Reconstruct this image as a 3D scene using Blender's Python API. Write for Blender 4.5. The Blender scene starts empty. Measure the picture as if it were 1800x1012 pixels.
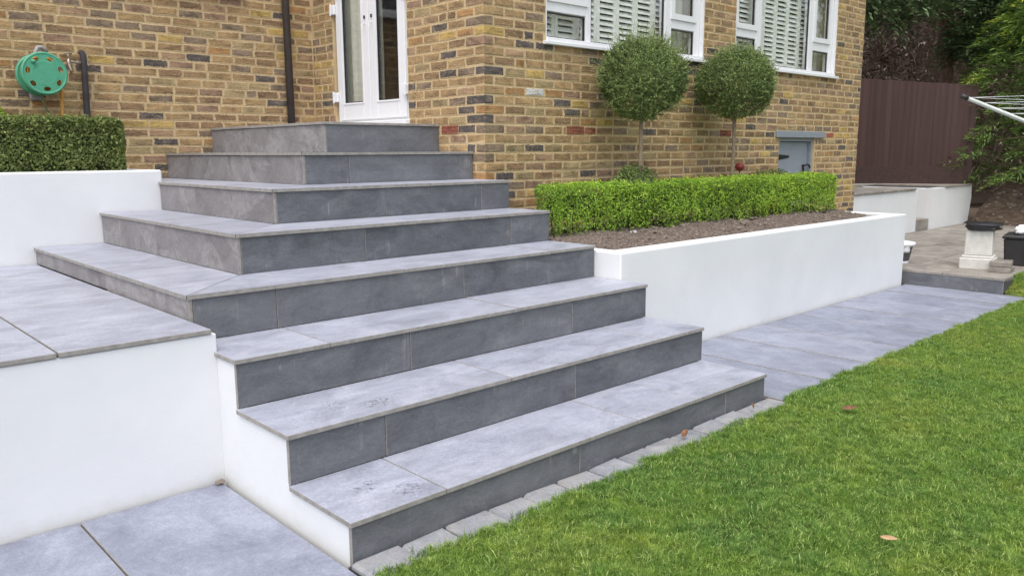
import bpy, math, random
import numpy as np
from mathutils import Vector, Matrix
random.seed(7)
rng = np.random.default_rng(11)
S = bpy.context.scene
COL = S.collection
R = math.radians

# ------------------------------------------------------------------ camera
FPX, YAW, PIT, ROL = 1428.5, R(42.917), R(9.506), R(-0.337)
CAM = np.array([-4.285, -2.390, 1.457])
fw = np.array([math.sin(YAW)*math.cos(PIT), math.cos(YAW)*math.cos(PIT), -math.sin(PIT)])
rt = np.array([math.cos(YAW), -math.sin(YAW), 0.0])
up = np.cross(rt, fw)
rt2 = math.cos(ROL)*rt + math.sin(ROL)*up
up2 = -math.sin(ROL)*rt + math.cos(ROL)*up
cd = bpy.data.cameras.new("camera")
cd.sensor_width = 36.0
cd.lens = FPX/1800*36.0
cd.clip_start = 0.05
cd.clip_end = 400
cam = bpy.data.objects.new("camera", cd)
COL.objects.link(cam)
cam.matrix_world = Matrix((
    (rt2[0], up2[0], -fw[0], CAM[0]), (rt2[1], up2[1], -fw[1], CAM[1]),
    (rt2[2], up2[2], -fw[2], CAM[2]), (0, 0, 0, 1)))
S.camera = cam

# ------------------------------------------------------------------ world, sun, exposure
SUN_EL, SUN_AZ = R(64), R(238)          # azimuth measured clockwise from +Y (towards +X)
W = bpy.data.worlds.new("World")
S.world = W
W.use_nodes = True
wn, wl = W.node_tree.nodes, W.node_tree.links
sky = wn.new("ShaderNodeTexSky")
sky.sky_type = 'NISHITA'
sky.sun_disc = False
sky.sun_elevation = SUN_EL
sky.sun_rotation = SUN_AZ
sky.air_density = 1.0
sky.dust_density = 3.0
hs = wn.new("ShaderNodeHueSaturation")
hs.inputs['Saturation'].default_value = 0.44
wl.new(sky.outputs[0], hs.inputs['Color'])
wl.new(hs.outputs[0], wn['Background'].inputs['Color'])
wn['Background'].inputs['Strength'].default_value = 0.15
sd = bpy.data.lights.new("sun", 'SUN')
sd.energy = 1.0
sd.angle = R(60)
sd.color = (1.0, 0.96, 0.9)
sun = bpy.data.objects.new("sun", sd)
COL.objects.link(sun)
dirv = Vector((math.sin(SUN_AZ)*math.cos(SUN_EL), math.cos(SUN_AZ)*math.cos(SUN_EL), math.sin(SUN_EL)))
sun.rotation_euler = dirv.to_track_quat('Z', 'Y').to_euler()
sun.location = (0, -5, 12)
vs = S.view_settings
vs.view_transform = 'Standard'
vs.look = 'None'
vs.exposure = 0.76
vs.gamma = 1.0
S.cycles.max_bounces = 8
S.cycles.transparent_max_bounces = 12
S.cycles.use_denoising = True
S.cycles.denoising_prefilter = 'NONE'
S.cycles.use_adaptive_sampling = False

# ------------------------------------------------------------------ material helpers
def new_mat(name):
    m = bpy.data.materials.new(name)
    m.use_nodes = True
    nt = m.node_tree
    return m, nt.nodes, nt.links, nt.nodes['Principled BSDF']

def nd(n, t, **k):
    x = n.new(t)
    for a, b in k.items():
        setattr(x, a, b)
    return x

def ramp(n, l, src, stops):
    r = n.new('ShaderNodeValToRGB')
    e = r.color_ramp.elements
    while len(e) < len(stops):
        e.new(0.5)
    for i, (p, c) in enumerate(stops):
        e[i].position = p
        e[i].color = (*c, 1) if len(c) == 3 else c
    l.new(src, r.inputs[0])
    return r.outputs[0]

def noise(n, l, vec, scale, detail=4, rough=0.55, dist=0.0):
    x = n.new('ShaderNodeTexNoise')
    x.inputs['Scale'].default_value = scale
    x.inputs['Detail'].default_value = detail
    x.inputs['Roughness'].default_value = rough
    x.inputs['Distortion'].default_value = dist
    if vec is not None:
        l.new(vec, x.inputs['Vector'])
    return x.outputs[0]

def mixc(n, l, fac, a, b, mode='MIX'):
    x = n.new('ShaderNodeMix')
    x.data_type = 'RGBA'
    x.blend_type = mode
    for s, v in ((0, fac), (6, a), (7, b)):
        if hasattr(v, 'is_linked') or hasattr(v, 'links'):
            l.new(v, x.inputs[s])
        elif s == 0:
            x.inputs[0].default_value = v
        else:
            x.inputs[s].default_value = (*v, 1)
    return x.outputs[2]

def mathn(n, l, op, a, b=None):
    x = n.new('ShaderNodeMath')
    x.operation = op
    for i, v in enumerate((a, b)):
        if v is None:
            continue
        if hasattr(v, 'links'):
            l.new(v, x.inputs[i])
        else:
            x.inputs[i].default_value = v
    return x.outputs[0]

def world_vec(n, l, offset=True, stretch=(1, 1, 1)):
    """world position plus a per-object random shift, so that neighbouring pieces do not share one pattern"""
    g = n.new('ShaderNodeNewGeometry')
    v = g.outputs['Position']
    mp = n.new('ShaderNodeMapping')
    mp.inputs['Scale'].default_value = stretch
    if offset:
        oi = n.new('ShaderNodeObjectInfo')
        m = mathn(n, l, 'MULTIPLY', oi.outputs['Random'], 37.0)
        cx = n.new('ShaderNodeCombineXYZ')
        l.new(m, cx.inputs[0]); l.new(m, cx.inputs[1]); l.new(m, cx.inputs[2])
        l.new(cx.outputs[0], mp.inputs['Location'])
    l.new(v, mp.inputs['Vector'])
    return mp.outputs[0]

def bump(n, l, p, h, strength=0.3, dist=0.01):
    b = n.new('ShaderNodeBump')
    b.inputs['Strength'].default_value = strength
    b.inputs['Distance'].default_value = dist
    l.new(h, b.inputs['Height'])
    l.new(b.outputs[0], p.inputs['Normal'])

def plain(name, c, rough=0.5, metal=0.0, var=0.12, scale=18, bmp=0.0, st=(1, 1, 1)):
    m, n, l, p = new_mat(name)
    v = world_vec(n, l, True, st)
    f = noise(n, l, v, scale, 5)
    lo = tuple(x*(1-var) for x in c)
    hi = tuple(min(1, x*(1+var)) for x in c)
    l.new(ramp(n, l, f, [(0.3, lo), (0.7, hi)]), p.inputs['Base Color'])
    p.inputs['Roughness'].default_value = rough
    p.inputs['Metallic'].default_value = metal
    if bmp:
        bump(n, l, p, f, bmp)
    return m

STAINS = [(-2.632, .245, .152), (-2.53, .105, .152), (-2.52, .66, .365), (-2.38, .56, .365), (-2.33, .57, .365)]
def slate(name, lo, mid, hi, film=0.3, film_c=(0.42, 0.42, 0.43), rough=0.55, stretch=(1, 1, 1), film_at=(0.52, 0.75), stains=False, drips=0.0):
    m, n, l, p = new_mat(name)
    v = world_vec(n, l, True, stretch)
    dk = lambda c, f: tuple(x*f for x in c)
    a = noise(n, l, v, 3.0, 9, 0.68, 0.7)
    c1 = ramp(n, l, a, [(0.3, dk(lo, .85)), (0.5, mid), (0.7, dk(hi, 1.08))])
    b = noise(n, l, v, 75, 5, 0.75)                                        # grain
    c2 = mixc(n, l, 1.0, c1, ramp(n, l, b, [(0.3, (.76, .76, .76)), (0.5, (1, 1, 1)), (0.7, (1.26, 1.26, 1.26))]), 'MULTIPLY')
    g2 = noise(n, l, v, 19, 7, 0.72, 1.2)                                  # riven mottling
    c2 = mixc(n, l, 1.0, c2, ramp(n, l, g2, [(0.32, (.89, .892, .9)), (0.5, (1, 1, 1)), (0.68, (1.09, 1.09, 1.085))]), 'MULTIPLY')
    f1 = noise(n, l, v, 1.7, 6, 0.62, 1.4)
    f2 = noise(n, l, v, 17, 6, 0.75, 0.5)
    fm = mathn(n, l, 'MULTIPLY', ramp(n, l, f1, [(film_at[0], (0, 0, 0)), (film_at[1], (1, 1, 1))]),
               ramp(n, l, f2, [(0.36, (0.05, 0.05, 0.05)), (0.62, (1, 1, 1))]))
    c3 = mixc(n, l, mathn(n, l, 'MULTIPLY', fm, film), c2, film_c)
    sv = noise(n, l, world_vec(n, l, True, (stretch[0]*7, stretch[1]*24, stretch[2]*24)), 1.0, 6, 0.7, 0.6)
    c3 = mixc(n, l, 0.14, c3, ramp(n, l, sv, [(.3, dk(mid, .5)), (.7, dk(mid, 1.5))]))
    if drips:                                                              # lime runs down the face
        dv_ = noise(n, l, world_vec(n, l, True, (26, 26, 1.6)), 1.0, 4, 0.6, 0.3)
        dm = mathn(n, l, 'MULTIPLY', ramp(n, l, dv_, [(.58, (0, 0, 0)), (.72, (1, 1, 1))]), ramp(n, l, f1, [(.5, (0, 0, 0)), (.62, (drips, drips, drips))]))
        c3 = mixc(n, l, dm, c3, film_c)
    k = noise(n, l, v, 11, 8, 0.78, 0.3)                                   # small dark cleft marks
    c4 = mixc(n, l, ramp(n, l, k, [(0.63, (0, 0, 0)), (0.7, (0.6, 0.6, 0.6))]), c3, dk(lo, .5))
    ws = noise(n, l, v, 130, 2, 0.5)                                       # pale flecks
    c4 = mixc(n, l, ramp(n, l, ws, [(0.69, (0, 0, 0)), (0.74, (.6, .6, .6))]), c4, film_c)
    if stains:                                # dried muddy prints on the two lowest treads
        gp = n.new('ShaderNodeNewGeometry').outputs['Position']
        nz = noise(n, l, gp, 55, 3, .6)
        tot = None
        for q in STAINS:
            dn = n.new('ShaderNodeVectorMath'); dn.operation = 'DISTANCE'; dn.inputs[1].default_value = q
            l.new(gp, dn.inputs[0])
            f = ramp(n, l, dn.outputs['Value'], [(.035, (1, 1, 1)), (.075, (0, 0, 0))])
            tot = f if tot is None else mathn(n, l, 'ADD', tot, f)
        tot = mathn(n, l, 'MULTIPLY', tot, ramp(n, l, nz, [(.53, (0, 0, 0)), (.6, (.75, .75, .75))]))
        c4 = mixc(n, l, tot, c4, (.11, .115, .14))
    oi = n.new('ShaderNodeObjectInfo')
    br = n.new('ShaderNodeBrightContrast')
    l.new(c4, br.inputs[0])
    l.new(mathn(n, l, 'MULTIPLY', mathn(n, l, 'SUBTRACT', oi.outputs['Random'], 0.5), 0.04), br.inputs['Bright'])
    l.new(br.outputs[0], p.inputs['Base Color'])
    l.new(ramp(n, l, g2, [(0.25, (rough-.14,)*3), (0.75, (rough+.18,)*3)]), p.inputs['Roughness'])
    hh = mathn(n, l, 'ADD', mathn(n, l, 'MULTIPLY', a, 1.2), mathn(n, l, 'ADD', mathn(n, l, 'MULTIPLY', b, 0.4), mathn(n, l, 'MULTIPLY', g2, .8)))
    bump(n, l, p, hh, 0.26, 0.006)
    return m

M = {}
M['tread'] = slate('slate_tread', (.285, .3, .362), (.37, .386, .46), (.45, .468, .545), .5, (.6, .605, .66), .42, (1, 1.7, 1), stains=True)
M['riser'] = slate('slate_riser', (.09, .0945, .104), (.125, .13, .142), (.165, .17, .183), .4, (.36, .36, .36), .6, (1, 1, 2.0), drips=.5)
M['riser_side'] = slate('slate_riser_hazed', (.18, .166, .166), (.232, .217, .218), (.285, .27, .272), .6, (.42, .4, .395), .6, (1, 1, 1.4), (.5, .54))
M['slab'] = slate('slate_slab', (.19, .204, .262), (.255, .27, .34), (.33, .347, .425), .42, (.5, .51, .58), .45, (1.4, 1, 1))
M['tile_edge'] = plain('tile_cut_edge', (.3, .282, .258), .75, var=.2, scale=30)
M['grout'] = plain('grout', (.07, .067, .066), .9)
M['cobble'] = slate('cobble_stone', (.17, .175, .195), (.25, .255, .28), (.34, .34, .365), .6, (.42, .4, .36), .8, (1, 1, 1), (.45, .6))
M['sandstone'] = slate('weathered_sandstone', (.17, .15, .13), (.26, .235, .205), (.36, .33, .29), .5, (.42, .4, .36), .8)

def render_mat():
    m, n, l, p = new_mat('white_render')
    v = world_vec(n, l, False)
    a = noise(n, l, v, 1.4, 5, 0.6)
    c = ramp(n, l, a, [(0.3, (.715, .725, .735)), (0.7, (.79, .797, .8))])
    sp = n.new('ShaderNodeSeparateXYZ'); l.new(v, sp.inputs[0])
    d = noise(n, l, v, 11, 5, 0.7)
    st = mathn(n, l, 'SUBTRACT', mathn(n, l, 'MULTIPLY', d, 0.13), sp.outputs[2])
    c2 = mixc(n, l, ramp(n, l, st, [(0.02, (0, 0, 0)), (0.08, (.3, .3, .3))]), c, (.55, .53, .48))
    l.new(c2, p.inputs['Base Color'])
    p.inputs['Roughness'].default_value = 0.85
    f = noise(n, l, v, 170, 3, 0.6)
    g = noise(n, l, world_vec(n, l, False, (1, 1, 2.6)), 16, 5, 0.65, .6)
    bump(n, l, p, mathn(n, l, 'ADD', f, mathn(n, l, 'MULTIPLY', g, 1.6)), 0.16, 0.004)
    return m
M['render'] = render_mat()
M['upvc'] = plain('white_upvc', (.82, .825, .84), .3, var=.02)
M['upvc_shade'] = plain('shutter_paint', (.86, .88, .81), .45, var=.03)
M['gasket'] = plain('rubber_gasket', (.02, .02, .022), .6)
M['curtain'] = plain('sage_curtain', (.6, .61, .52), .9, var=.08, scale=25)
M['room'] = plain('room_plaster', (.3, .29, .27), .9)
M['grey_paint'] = plain('grey_paint', (.27, .3, .345), .45, var=.06)
M['black_iron'] = plain('black_iron', (.018, .018, .02), .45)
M['brown_pipe'] = plain('brown_pipe', (.055, .042, .036), .4, var=.15)
M['black_foam'] = plain('pipe_lagging', (.05, .045, .05), .8, var=.25)
M['brass'] = plain('weathered_brass', (.35, .3, .24), .4, .8, var=.25, scale=60)
M['green_plastic'] = plain('green_plastic', (.085, .37, .225), .5, var=.1)
M['grey_plastic'] = plain('grey_plastic', (.38, .37, .38), .5)
M['orange_hose'] = plain('orange_hose', (.62, .3, .05), .45)
M['green_hose'] = plain('green_hose', (.16, .22, .12), .5)
M['fence'] = plain('red_brown_fence', (.072, .038, .034), .75, var=.22, scale=9, bmp=.2, st=(1, 1, .05))
M['sleeper'] = plain('dark_sleeper', (.05, .026, .022), .75, var=.3)
M['soil'] = plain('soil', (.145, .112, .092), .95, var=.6, scale=45, bmp=1.0)
M['bank'] = plain('bank_soil', (.12, .083, .058), .95, var=.45, scale=9, bmp=.8)
M['clod'] = plain('dry_clod', (.24, .195, .16), .95, var=.3, scale=40)
M['bark'] = plain('bark', (.2, .125, .095), .9, var=.45, scale=14, bmp=.7)
M['pale_bark'] = plain('pale_bark', (.27, .21, .14), .85, var=.25, scale=40, bmp=.4)
M['shoot'] = plain('green_shoot', (.16, .19, .07), .8, var=.3)
M['twig'] = plain('dead_twig', (.3, .22, .16), .9, var=.3)
M['hedge_core'] = plain('hedge_shade_stems', (.05, .052, .024), .95, var=.5, scale=60)  # dark tone standing in for the shade inside the hedges; also colours the stems
M['alu'] = plain('painted_aluminium', (.5, .53, .5), .4, .2, var=.06)
M['line'] = plain('washing_line', (.75, .76, .78), .5)
M['cast'] = plain('cast_stone', (.62, .6, .56), .85, var=.1, bmp=.2)
M['bag'] = plain('black_polythene', (.022, .02, .024), .35, var=.4)
M['tub'] = plain('dark_tub', (.03, .028, .03), .5)
M['basket_grey'] = plain('basket_grey', (.11, .11, .12), .5)
M['cloth'] = plain('white_cloth', (.78, .79, .81), .9, var=.06, bmp=.5)
M['yellow'] = plain('yellow_rope', (.75, .55, .03), .6, var=.2)
M['red_glass'] = plain('red_globe', (.3, .05, .045), .35)
M['roof'] = plain('roof_tile', (.14, .075, .05), .85, var=.3)
M['dead_leaf'] = plain('dead_leaf', (.22, .1, .05), .7, var=.35, scale=40)
M['pale_leaf'] = plain('pale_dead_leaf', (.5, .32, .17), .7, var=.25, scale=40)

def glass():
    m, n, l, p = new_mat('window_glass')
    n.remove(p)
    fr = n.new('ShaderNodeFresnel'); fr.inputs[0].default_value = 1.52
    gq = n.new('ShaderNodeNewGeometry')
    f2 = mathn(n, l, 'MULTIPLY', fr.outputs[0], 1.8)      # two panes of a double glazed unit
    f2 = mathn(n, l, 'MULTIPLY', f2, mathn(n, l, 'SUBTRACT', 1.0, gq.outputs['Backfacing']))   # no total reflection inside the thin sheet
    tr = n.new('ShaderNodeBsdfTransparent'); tr.inputs[0].default_value = (.985, .99, .985, 1)
    gl = n.new('ShaderNodeBsdfGlossy'); gl.inputs['Roughness'].default_value = 0.01
    v = world_vec(n, l)
    b = n.new('ShaderNodeBump'); b.inputs['Strength'].default_value = .03; b.inputs['Distance'].default_value = .02
    l.new(noise(n, l, v, 2.5, 2), b.inputs['Height']); l.new(b.outputs[0], gl.inputs['Normal'])
    mx = n.new('ShaderNodeMixShader')
    l.new(f2, mx.inputs[0]); l.new(tr.outputs[0], mx.inputs[1]); l.new(gl.outputs[0], mx.inputs[2])
    l.new(mx.outputs[0], n['Material Output'].inputs[0])
    return m
M['glass'] = glass()

def leafmat(name, stops, transl=0.22, rough=0.5):
    m, n, l, p = new_mat(name)
    a = n.new('ShaderNodeAttribute'); a.attribute_name = 'tone'
    c = ramp(n, l, a.outputs['Fac'], stops)
    l.new(c, p.inputs['Base Color'])
    p.inputs['Roughness'].default_value = rough
    p.inputs['Specular IOR Level'].default_value = .35
    t = n.new('ShaderNodeBsdfTranslucent'); l.new(c, t.inputs[0])
    mx = n.new('ShaderNodeMixShader'); mx.inputs[0].default_value = transl
    l.new(p.outputs[0], mx.inputs[1]); l.new(t.outputs[0], mx.inputs[2])
    l.new(mx.outputs[0], n['Material Output'].inputs[0])
    return m
M['box_bright'] = leafmat('box_leaf_bright', [(0, (.1, .17, .028)), (.3, (.235, .4, .05)), (.65, (.42, .64, .072)), (1, (.74, .8, .11))])
M['box_dark'] = leafmat('box_leaf_dark', [(0, (.065, .09, .028)), (.4, (.15, .2, .055)), (.75, (.26, .32, .095)), (1, (.46, .52, .17))], .22)
M['ball_leaf'] = leafmat('ball_leaf', [(0, (.065, .09, .034)), (.45, (.165, .235, .075)), (.8, (.3, .4, .12)), (1, (.42, .52, .17))], .22)
M['conifer_leaf'] = leafmat('conifer_leaf', [(0, (.08, .12, .04)), (.45, (.2, .32, .085)), (.8, (.36, .52, .11)), (1, (.7, .84, .12))], .3)
M['conifer_dark'] = leafmat('conifer_dark', [(0, (.05, .07, .035)), (.5, (.13, .2, .09)), (1, (.27, .38, .18))], .25)
M['wood_leaf'] = leafmat('wood_leaf', [(0, (.2, .15, .125)), (.5, (.34, .25, .205)), (.85, (.38, .31, .23)), (1, (.38, .38, .24))], .15)
M['tree_leaf'] = leafmat('tree_leaf', [(0, (.05, .07, .02)), (.5, (.12, .17, .04)), (1, (.3, .33, .09))], .4)

def grassmat(name, base=False):
    m, n, l, p = new_mat(name)
    g = n.new('ShaderNodeNewGeometry')
    v = g.outputs['Position']
    a = noise(n, l, v, 1.1, 4, 0.6, 0.8)
    c = ramp(n, l, a, [(0.3, (.105, .22, .045)), (0.45, (.16, .285, .042)), (0.63, (.225, .325, .05)), (0.82, (.34, .36, .09))])
    b = noise(n, l, v, 6, 4, 0.6)
    c = mixc(n, l, ramp(n, l, b, [(.35, (0, 0, 0)), (.7, (.55, .55, .55))]), c, (.14, .285, .075))
    oi = n.new('ShaderNodeObjectInfo')
    tone = ramp(n, l, oi.outputs['Random'], [(0, (.45, .5, .4)), (.5, (1, 1, 1)), (.85, (1.4, 1.3, 1.2)), (1, (2.0, 1.65, 1.9))])
    c = mixc(n, l, 1.0, c, tone, 'MULTIPLY')
    if base:
        c = mixc(n, l, .5, c, (.12, .13, .04))
    l.new(c, p.inputs['Base Color'])
    p.inputs['Roughness'].default_value = .6
    p.inputs['Specular IOR Level'].default_value = .25
    if not base:
        t = n.new('ShaderNodeBsdfTranslucent'); l.new(c, t.inputs[0])
        mx = n.new('ShaderNodeMixShader'); mx.inputs[0].default_value = .3
        l.new(p.outputs[0], mx.inputs[1]); l.new(t.outputs[0], mx.inputs[2])
        l.new(mx.outputs[0], n['Material Output'].inputs[0])
    return m
M['grass'] = grassmat('grass_blade')
M['lawn'] = grassmat('lawn_base', True)
M['straw'] = plain('pale_blade', (.48, .56, .18), .7, var=.35, scale=30)

BRICKS = [  # colour, weight
    ((.42, .277, .13), 26), ((.36, .232, .11), 20), ((.275, .172, .09), 17), ((.385, .25, .145), 9),
    ((.53, .36, .115), 4), ((.41, .226, .088), 5), ((.25, .182, .122), 15), ((.11, .094, .088), 8), ((.385, .29, .145), 9), ((.32, .2, .13), 6)]
def brickmat(i, c, wall=False):
    m, n, l, p = new_mat('stock_brick_%d' % i)
    v = world_vec(n, l, True, (1, 1, 2.0))
    a = noise(n, l, v, 6, 4, .65, .5)
    b = noise(n, l, v, 60, 6, .75)
    c1 = ramp(n, l, a, [(.3, tuple(x*.5 for x in c)), (.5, c), (.7, tuple(min(1, x*1.4) for x in c))])
    a2 = noise(n, l, v, 17, 5, .7, .8)
    c1 = mixc(n, l, ramp(n, l, a2, [(.5, (0, 0, 0)), (.66, (.5, .5, .5))]), c1, (.45, .34, .2))
    c2 = mixc(n, l, ramp(n, l, b, [(.55, (0, 0, 0)), (.64, (.9, .9, .9))]), c1, tuple(x*.3 for x in c))
    # lime mortar smeared unevenly over the arrises
    at = n.new('ShaderNodeAttribute'); at.attribute_name = 'edge'
    k = noise(n, l, world_vec(n, l, False), 38, 5, .7)
    e = mathn(n, l, 'ADD', at.outputs['Fac'], mathn(n, l, 'MULTIPLY', mathn(n, l, 'SUBTRACT', k, .5), 2.6))
    c3 = mixc(n, l, ramp(n, l, e, [(.5, (0, 0, 0)), (.66, (1, 1, 1))]), c2, (.6, .455, .255))
    l.new(c3, p.inputs['Base Color'])
    p.inputs['Roughness'].default_value = .9
    bump(n, l, p, mathn(n, l, 'ADD', b, mathn(n, l, 'MULTIPLY', a2, 1.5)), .9, .008)
    return m
BM = [brickmat(i, c) for i, (c, w) in enumerate(BRICKS)]
BWT = np.array([w for c, w in BRICKS], float); BWT /= BWT.sum()
M['red_brick'] = brickmat(90, (.33, .1, .065))
M['white_brick'] = brickmat(91, (.68, .67, .64))

def mortarmat():
    m, n, l, p = new_mat('mortar')
    v = world_vec(n, l, False)
    a = noise(n, l, v, 4, 4, .6)
    b = noise(n, l, v, 90, 4, .7)
    c = ramp(n, l, a, [(.3, (.52, .39, .215)), (.7, (.66, .51, .3))])
    l.new(mixc(n, l, ramp(n, l, b, [(.5, (0, 0, 0)), (.75, (.5, .5, .5))]), c, (.28, .21, .14)), p.inputs['Base Color'])
    p.inputs['Roughness'].default_value = .95
    bump(n, l, p, b, .5, .004)
    return m
M['mortar'] = mortarmat()

# ------------------------------------------------------------------ mesh helpers
def tagp(o, label=None, cat=None, group=None, kind=None):
    for k, v in (('label', label), ('category', cat), ('group', group), ('kind', kind)):
        if v:
            o[k] = v
    return o

def link(o, parent=None):
    COL.objects.link(o)
    if parent is not None:
        o.parent = parent
    return o

def empty(name, loc, label=None, cat=None, group=None, kind=None):
    o = bpy.data.objects.new(name, None)
    o.location = loc
    o.empty_display_size = .1
    link(o)
    return tagp(o, label, cat, group, kind)

class MB:
    def __init__(self):
        self.v, self.f, self.m = [], [], []
    def add(self, V, F, mi=0):
        o = len(self.v)
        self.v += [tuple(q) for q in V]
        self.f += [tuple(i+o for i in q) for q in F]
        self.m += (list(mi) if isinstance(mi, (list, tuple)) else [mi]*len(F))
        return self
    def box(self, x0, x1, y0, y1, z0, z1, mi=0, c=0.0, jit=0.0):
        V, F = cbox(x0, x1, y0, y1, z0, z1, c, jit)
        return self.add(V, F, mi)
    def prism(self, poly, z0, z1, mi=0, ax='z'):
        n = len(poly)
        def p3(a, b, t):
            return (a, b, t) if ax == 'z' else ((t, a, b) if ax == 'x' else (a, t, b))
        V = [p3(a, b, z0) for a, b in poly]+[p3(a, b, z1) for a, b in poly]
        F = [tuple(range(n, 2*n)), tuple(range(n-1, -1, -1))]
        F += [(i, (i+1) % n, n+(i+1) % n, n+i) for i in range(n)]
        if ax == 'y':
            F = [q[::-1] for q in F]
        if isinstance(mi, (list, tuple)):
            mi = [mi[0]]+[mi[1]]*(n+1)
        return self.add(V, F, mi)
    def tube(self, pts, rad, n=8, mi=0, cap=True):
        pts = [Vector(q) for q in pts]
        if not isinstance(rad, (list, tuple)):
            rad = [rad]*len(pts)
        V, F = [], []
        a = None
        for i, q in enumerate(pts):
            t = (pts[min(i+1, len(pts)-1)]-pts[max(i-1, 0)]).normalized()
            if a is None:
                a = t.orthogonal().normalized()
            a = (a-t*a.dot(t)).normalized()
            b = t.cross(a)
            for k in range(n):
                w = 2*math.pi*k/n
                V.append(q+(a*math.cos(w)+b*math.sin(w))*rad[i])
        for i in range(len(pts)-1):
            for k in range(n):
                F.append((i*n+k, i*n+(k+1) % n, (i+1)*n+(k+1) % n, (i+1)*n+k))
        if cap:
            F.append(tuple(range(n-1, -1, -1)))
            F.append(tuple((len(pts)-1)*n+k for k in range(n)))
        return self.add(V, F, mi)
    def lathe(self, prof, n=32, axis='z', mi=0, at=(0, 0, 0), sq=None):
        V, F = [], []
        for r_, h in prof:
            for k in range(n):
                w = 2*math.pi*k/n
                x, y = r_*math.cos(w), r_*math.sin(w)
                V.append({'z': (x, y, h), 'y': (x, -h, y)}[axis])
        V = [(a+at[0], b+at[1], c+at[2]) for a, b, c in V]
        m_ = len(prof)
        for i in range(m_-1):
            for k in range(n):
                F.append((i*n+k, i*n+(k+1) % n, (i+1)*n+(k+1) % n, (i+1)*n+k))
        F.append(tuple(range(n-1, -1, -1)))
        F.append(tuple((m_-1)*n+k for k in range(n)))
        return self.add(V, F, mi)
    def build(self, name, mats, parent=None, smooth=False):
        me = bpy.data.meshes.new(name)
        me.from_pydata(self.v, [], self.f)
        mats = mats if isinstance(mats, (list, tuple)) else [mats]
        for q in mats:
            me.materials.append(q)
        if len(mats) > 1:
            me.polygons.foreach_set('material_index', self.m)
        if smooth:
            me.polygons.foreach_set('use_smooth', [True]*len(me.polygons))
        me.update()
        o = bpy.data.objects.new(name, me)
        link(o)
        if parent is not None:
            o.parent = parent
            o.matrix_parent_inverse = Matrix.Translation(parent_loc(parent)).inverted()
        return o

def parent_loc(o):
    v = Vector(o.location)
    # children carry world coordinates in their meshes; undo the chain of parent locations
    p = o.parent
    while p is not None and o.matrix_parent_inverse == Matrix.Identity(4):
        v += Vector(p.location)
        p = p.parent
    return v if o.type == 'EMPTY' else Vector((0, 0, 0))

def cbox(x0, x1, y0, y1, z0, z1, c=0.0, jit=0.0):
    X, Y, Z = (x0, x1), (y0, y1), (z0, z1)
    if c <= 0:
        V = [(X[i], Y[j], Z[k]) for i in (0, 1) for j in (0, 1) for k in (0, 1)]
        F = [(0, 1, 3, 2), (4, 6, 7, 5), (0, 4, 5, 1), (2, 3, 7, 6), (0, 2, 6, 4), (1, 5, 7, 3)]
        return V, F
    V, idx = [], {}
    for i in (0, 1):
        for j in (0, 1):
            for k in (0, 1):
                q = [X[i], Y[j], Z[k]]
                s = [1-2*i, 1-2*j, 1-2*k]
                for a in range(3):
                    w = [q[b]+(s[b]*c if b != a else 0) for b in range(3)]
                    if jit:
                        w = [e+random.uniform(-jit, jit) for e in w]
                    idx[(i, j, k, a)] = len(V)
                    V.append(w)
    F = []
    def face(a, s):
        b, c_ = [(1, 2), (2, 0), (0, 1)][a]
        out = []
        for u, w in ((0, 0), (1, 0), (1, 1), (0, 1)):
            key = [0, 0, 0]; key[a] = s; key[b] = u; key[c_] = w
            out.append(idx[(*key, a)])
        return tuple(out if s else out[::-1])
    for a in range(3):
        for s in (0, 1):
            F.append(face(a, s))
    for e in range(3):                      # edges parallel to axis e
        a, b = [(1, 2), (2, 0), (0, 1)][e]
        for sa in (0, 1):
            for sb in (0, 1):
                k0 = [0, 0, 0]; k0[a] = sa; k0[b] = sb
                k1 = list(k0); k1[e] = 1
                q = (idx[(*k0, a)], idx[(*k1, a)], idx[(*k1, b)], idx[(*k0, b)])
                F.append(q if (sa ^ sb) else q[::-1])
    for i in (0, 1):
        for j in (0, 1):
            for k in (0, 1):
                q = (idx[(i, j, k, 0)], idx[(i, j, k, 1)], idx[(i, j, k, 2)])
                F.append(q if (i+j+k) % 2 else q[::-1])
    return V, F

def one(name, mats, parent, *a, **k):
    return MB().box(*a, **k).build(name, mats, parent)

def arrays_mesh(name, V, F, mat, parent=None, tone=None, smooth=False):
    """V (n,3), F (m,k) numpy -> mesh object"""
    me = bpy.data.meshes.new(name)
    m_, k = F.shape
    me.vertices.add(len(V)); me.vertices.foreach_set('co', V.astype(np.float32).ravel())
    me.loops.add(m_*k); me.loops.foreach_set('vertex_index', F.astype(np.int32).ravel())
    me.polygons.add(m_)
    me.polygons.foreach_set('loop_start', np.arange(0, m_*k, k, dtype=np.int32))
    me.update(calc_edges=True)
    me.validate()
    if tone is not None:
        at = me.attributes.new('tone', 'FLOAT', 'FACE')
        at.data.foreach_set('value', np.clip(tone, 0, 1).astype(np.float32))
    me.materials.append(mat)
    if smooth:
        me.polygons.foreach_set('use_smooth', [True]*m_)
    o = bpy.data.objects.new(name, me)
    link(o)
    if parent is not None:
        o.parent = parent
        o.matrix_parent_inverse = Matrix.Translation(parent_loc(parent)).inverted()
    return o

def unit(a):
    return a/np.maximum(np.linalg.norm(a, axis=1, keepdims=True), 1e-9)

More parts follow.
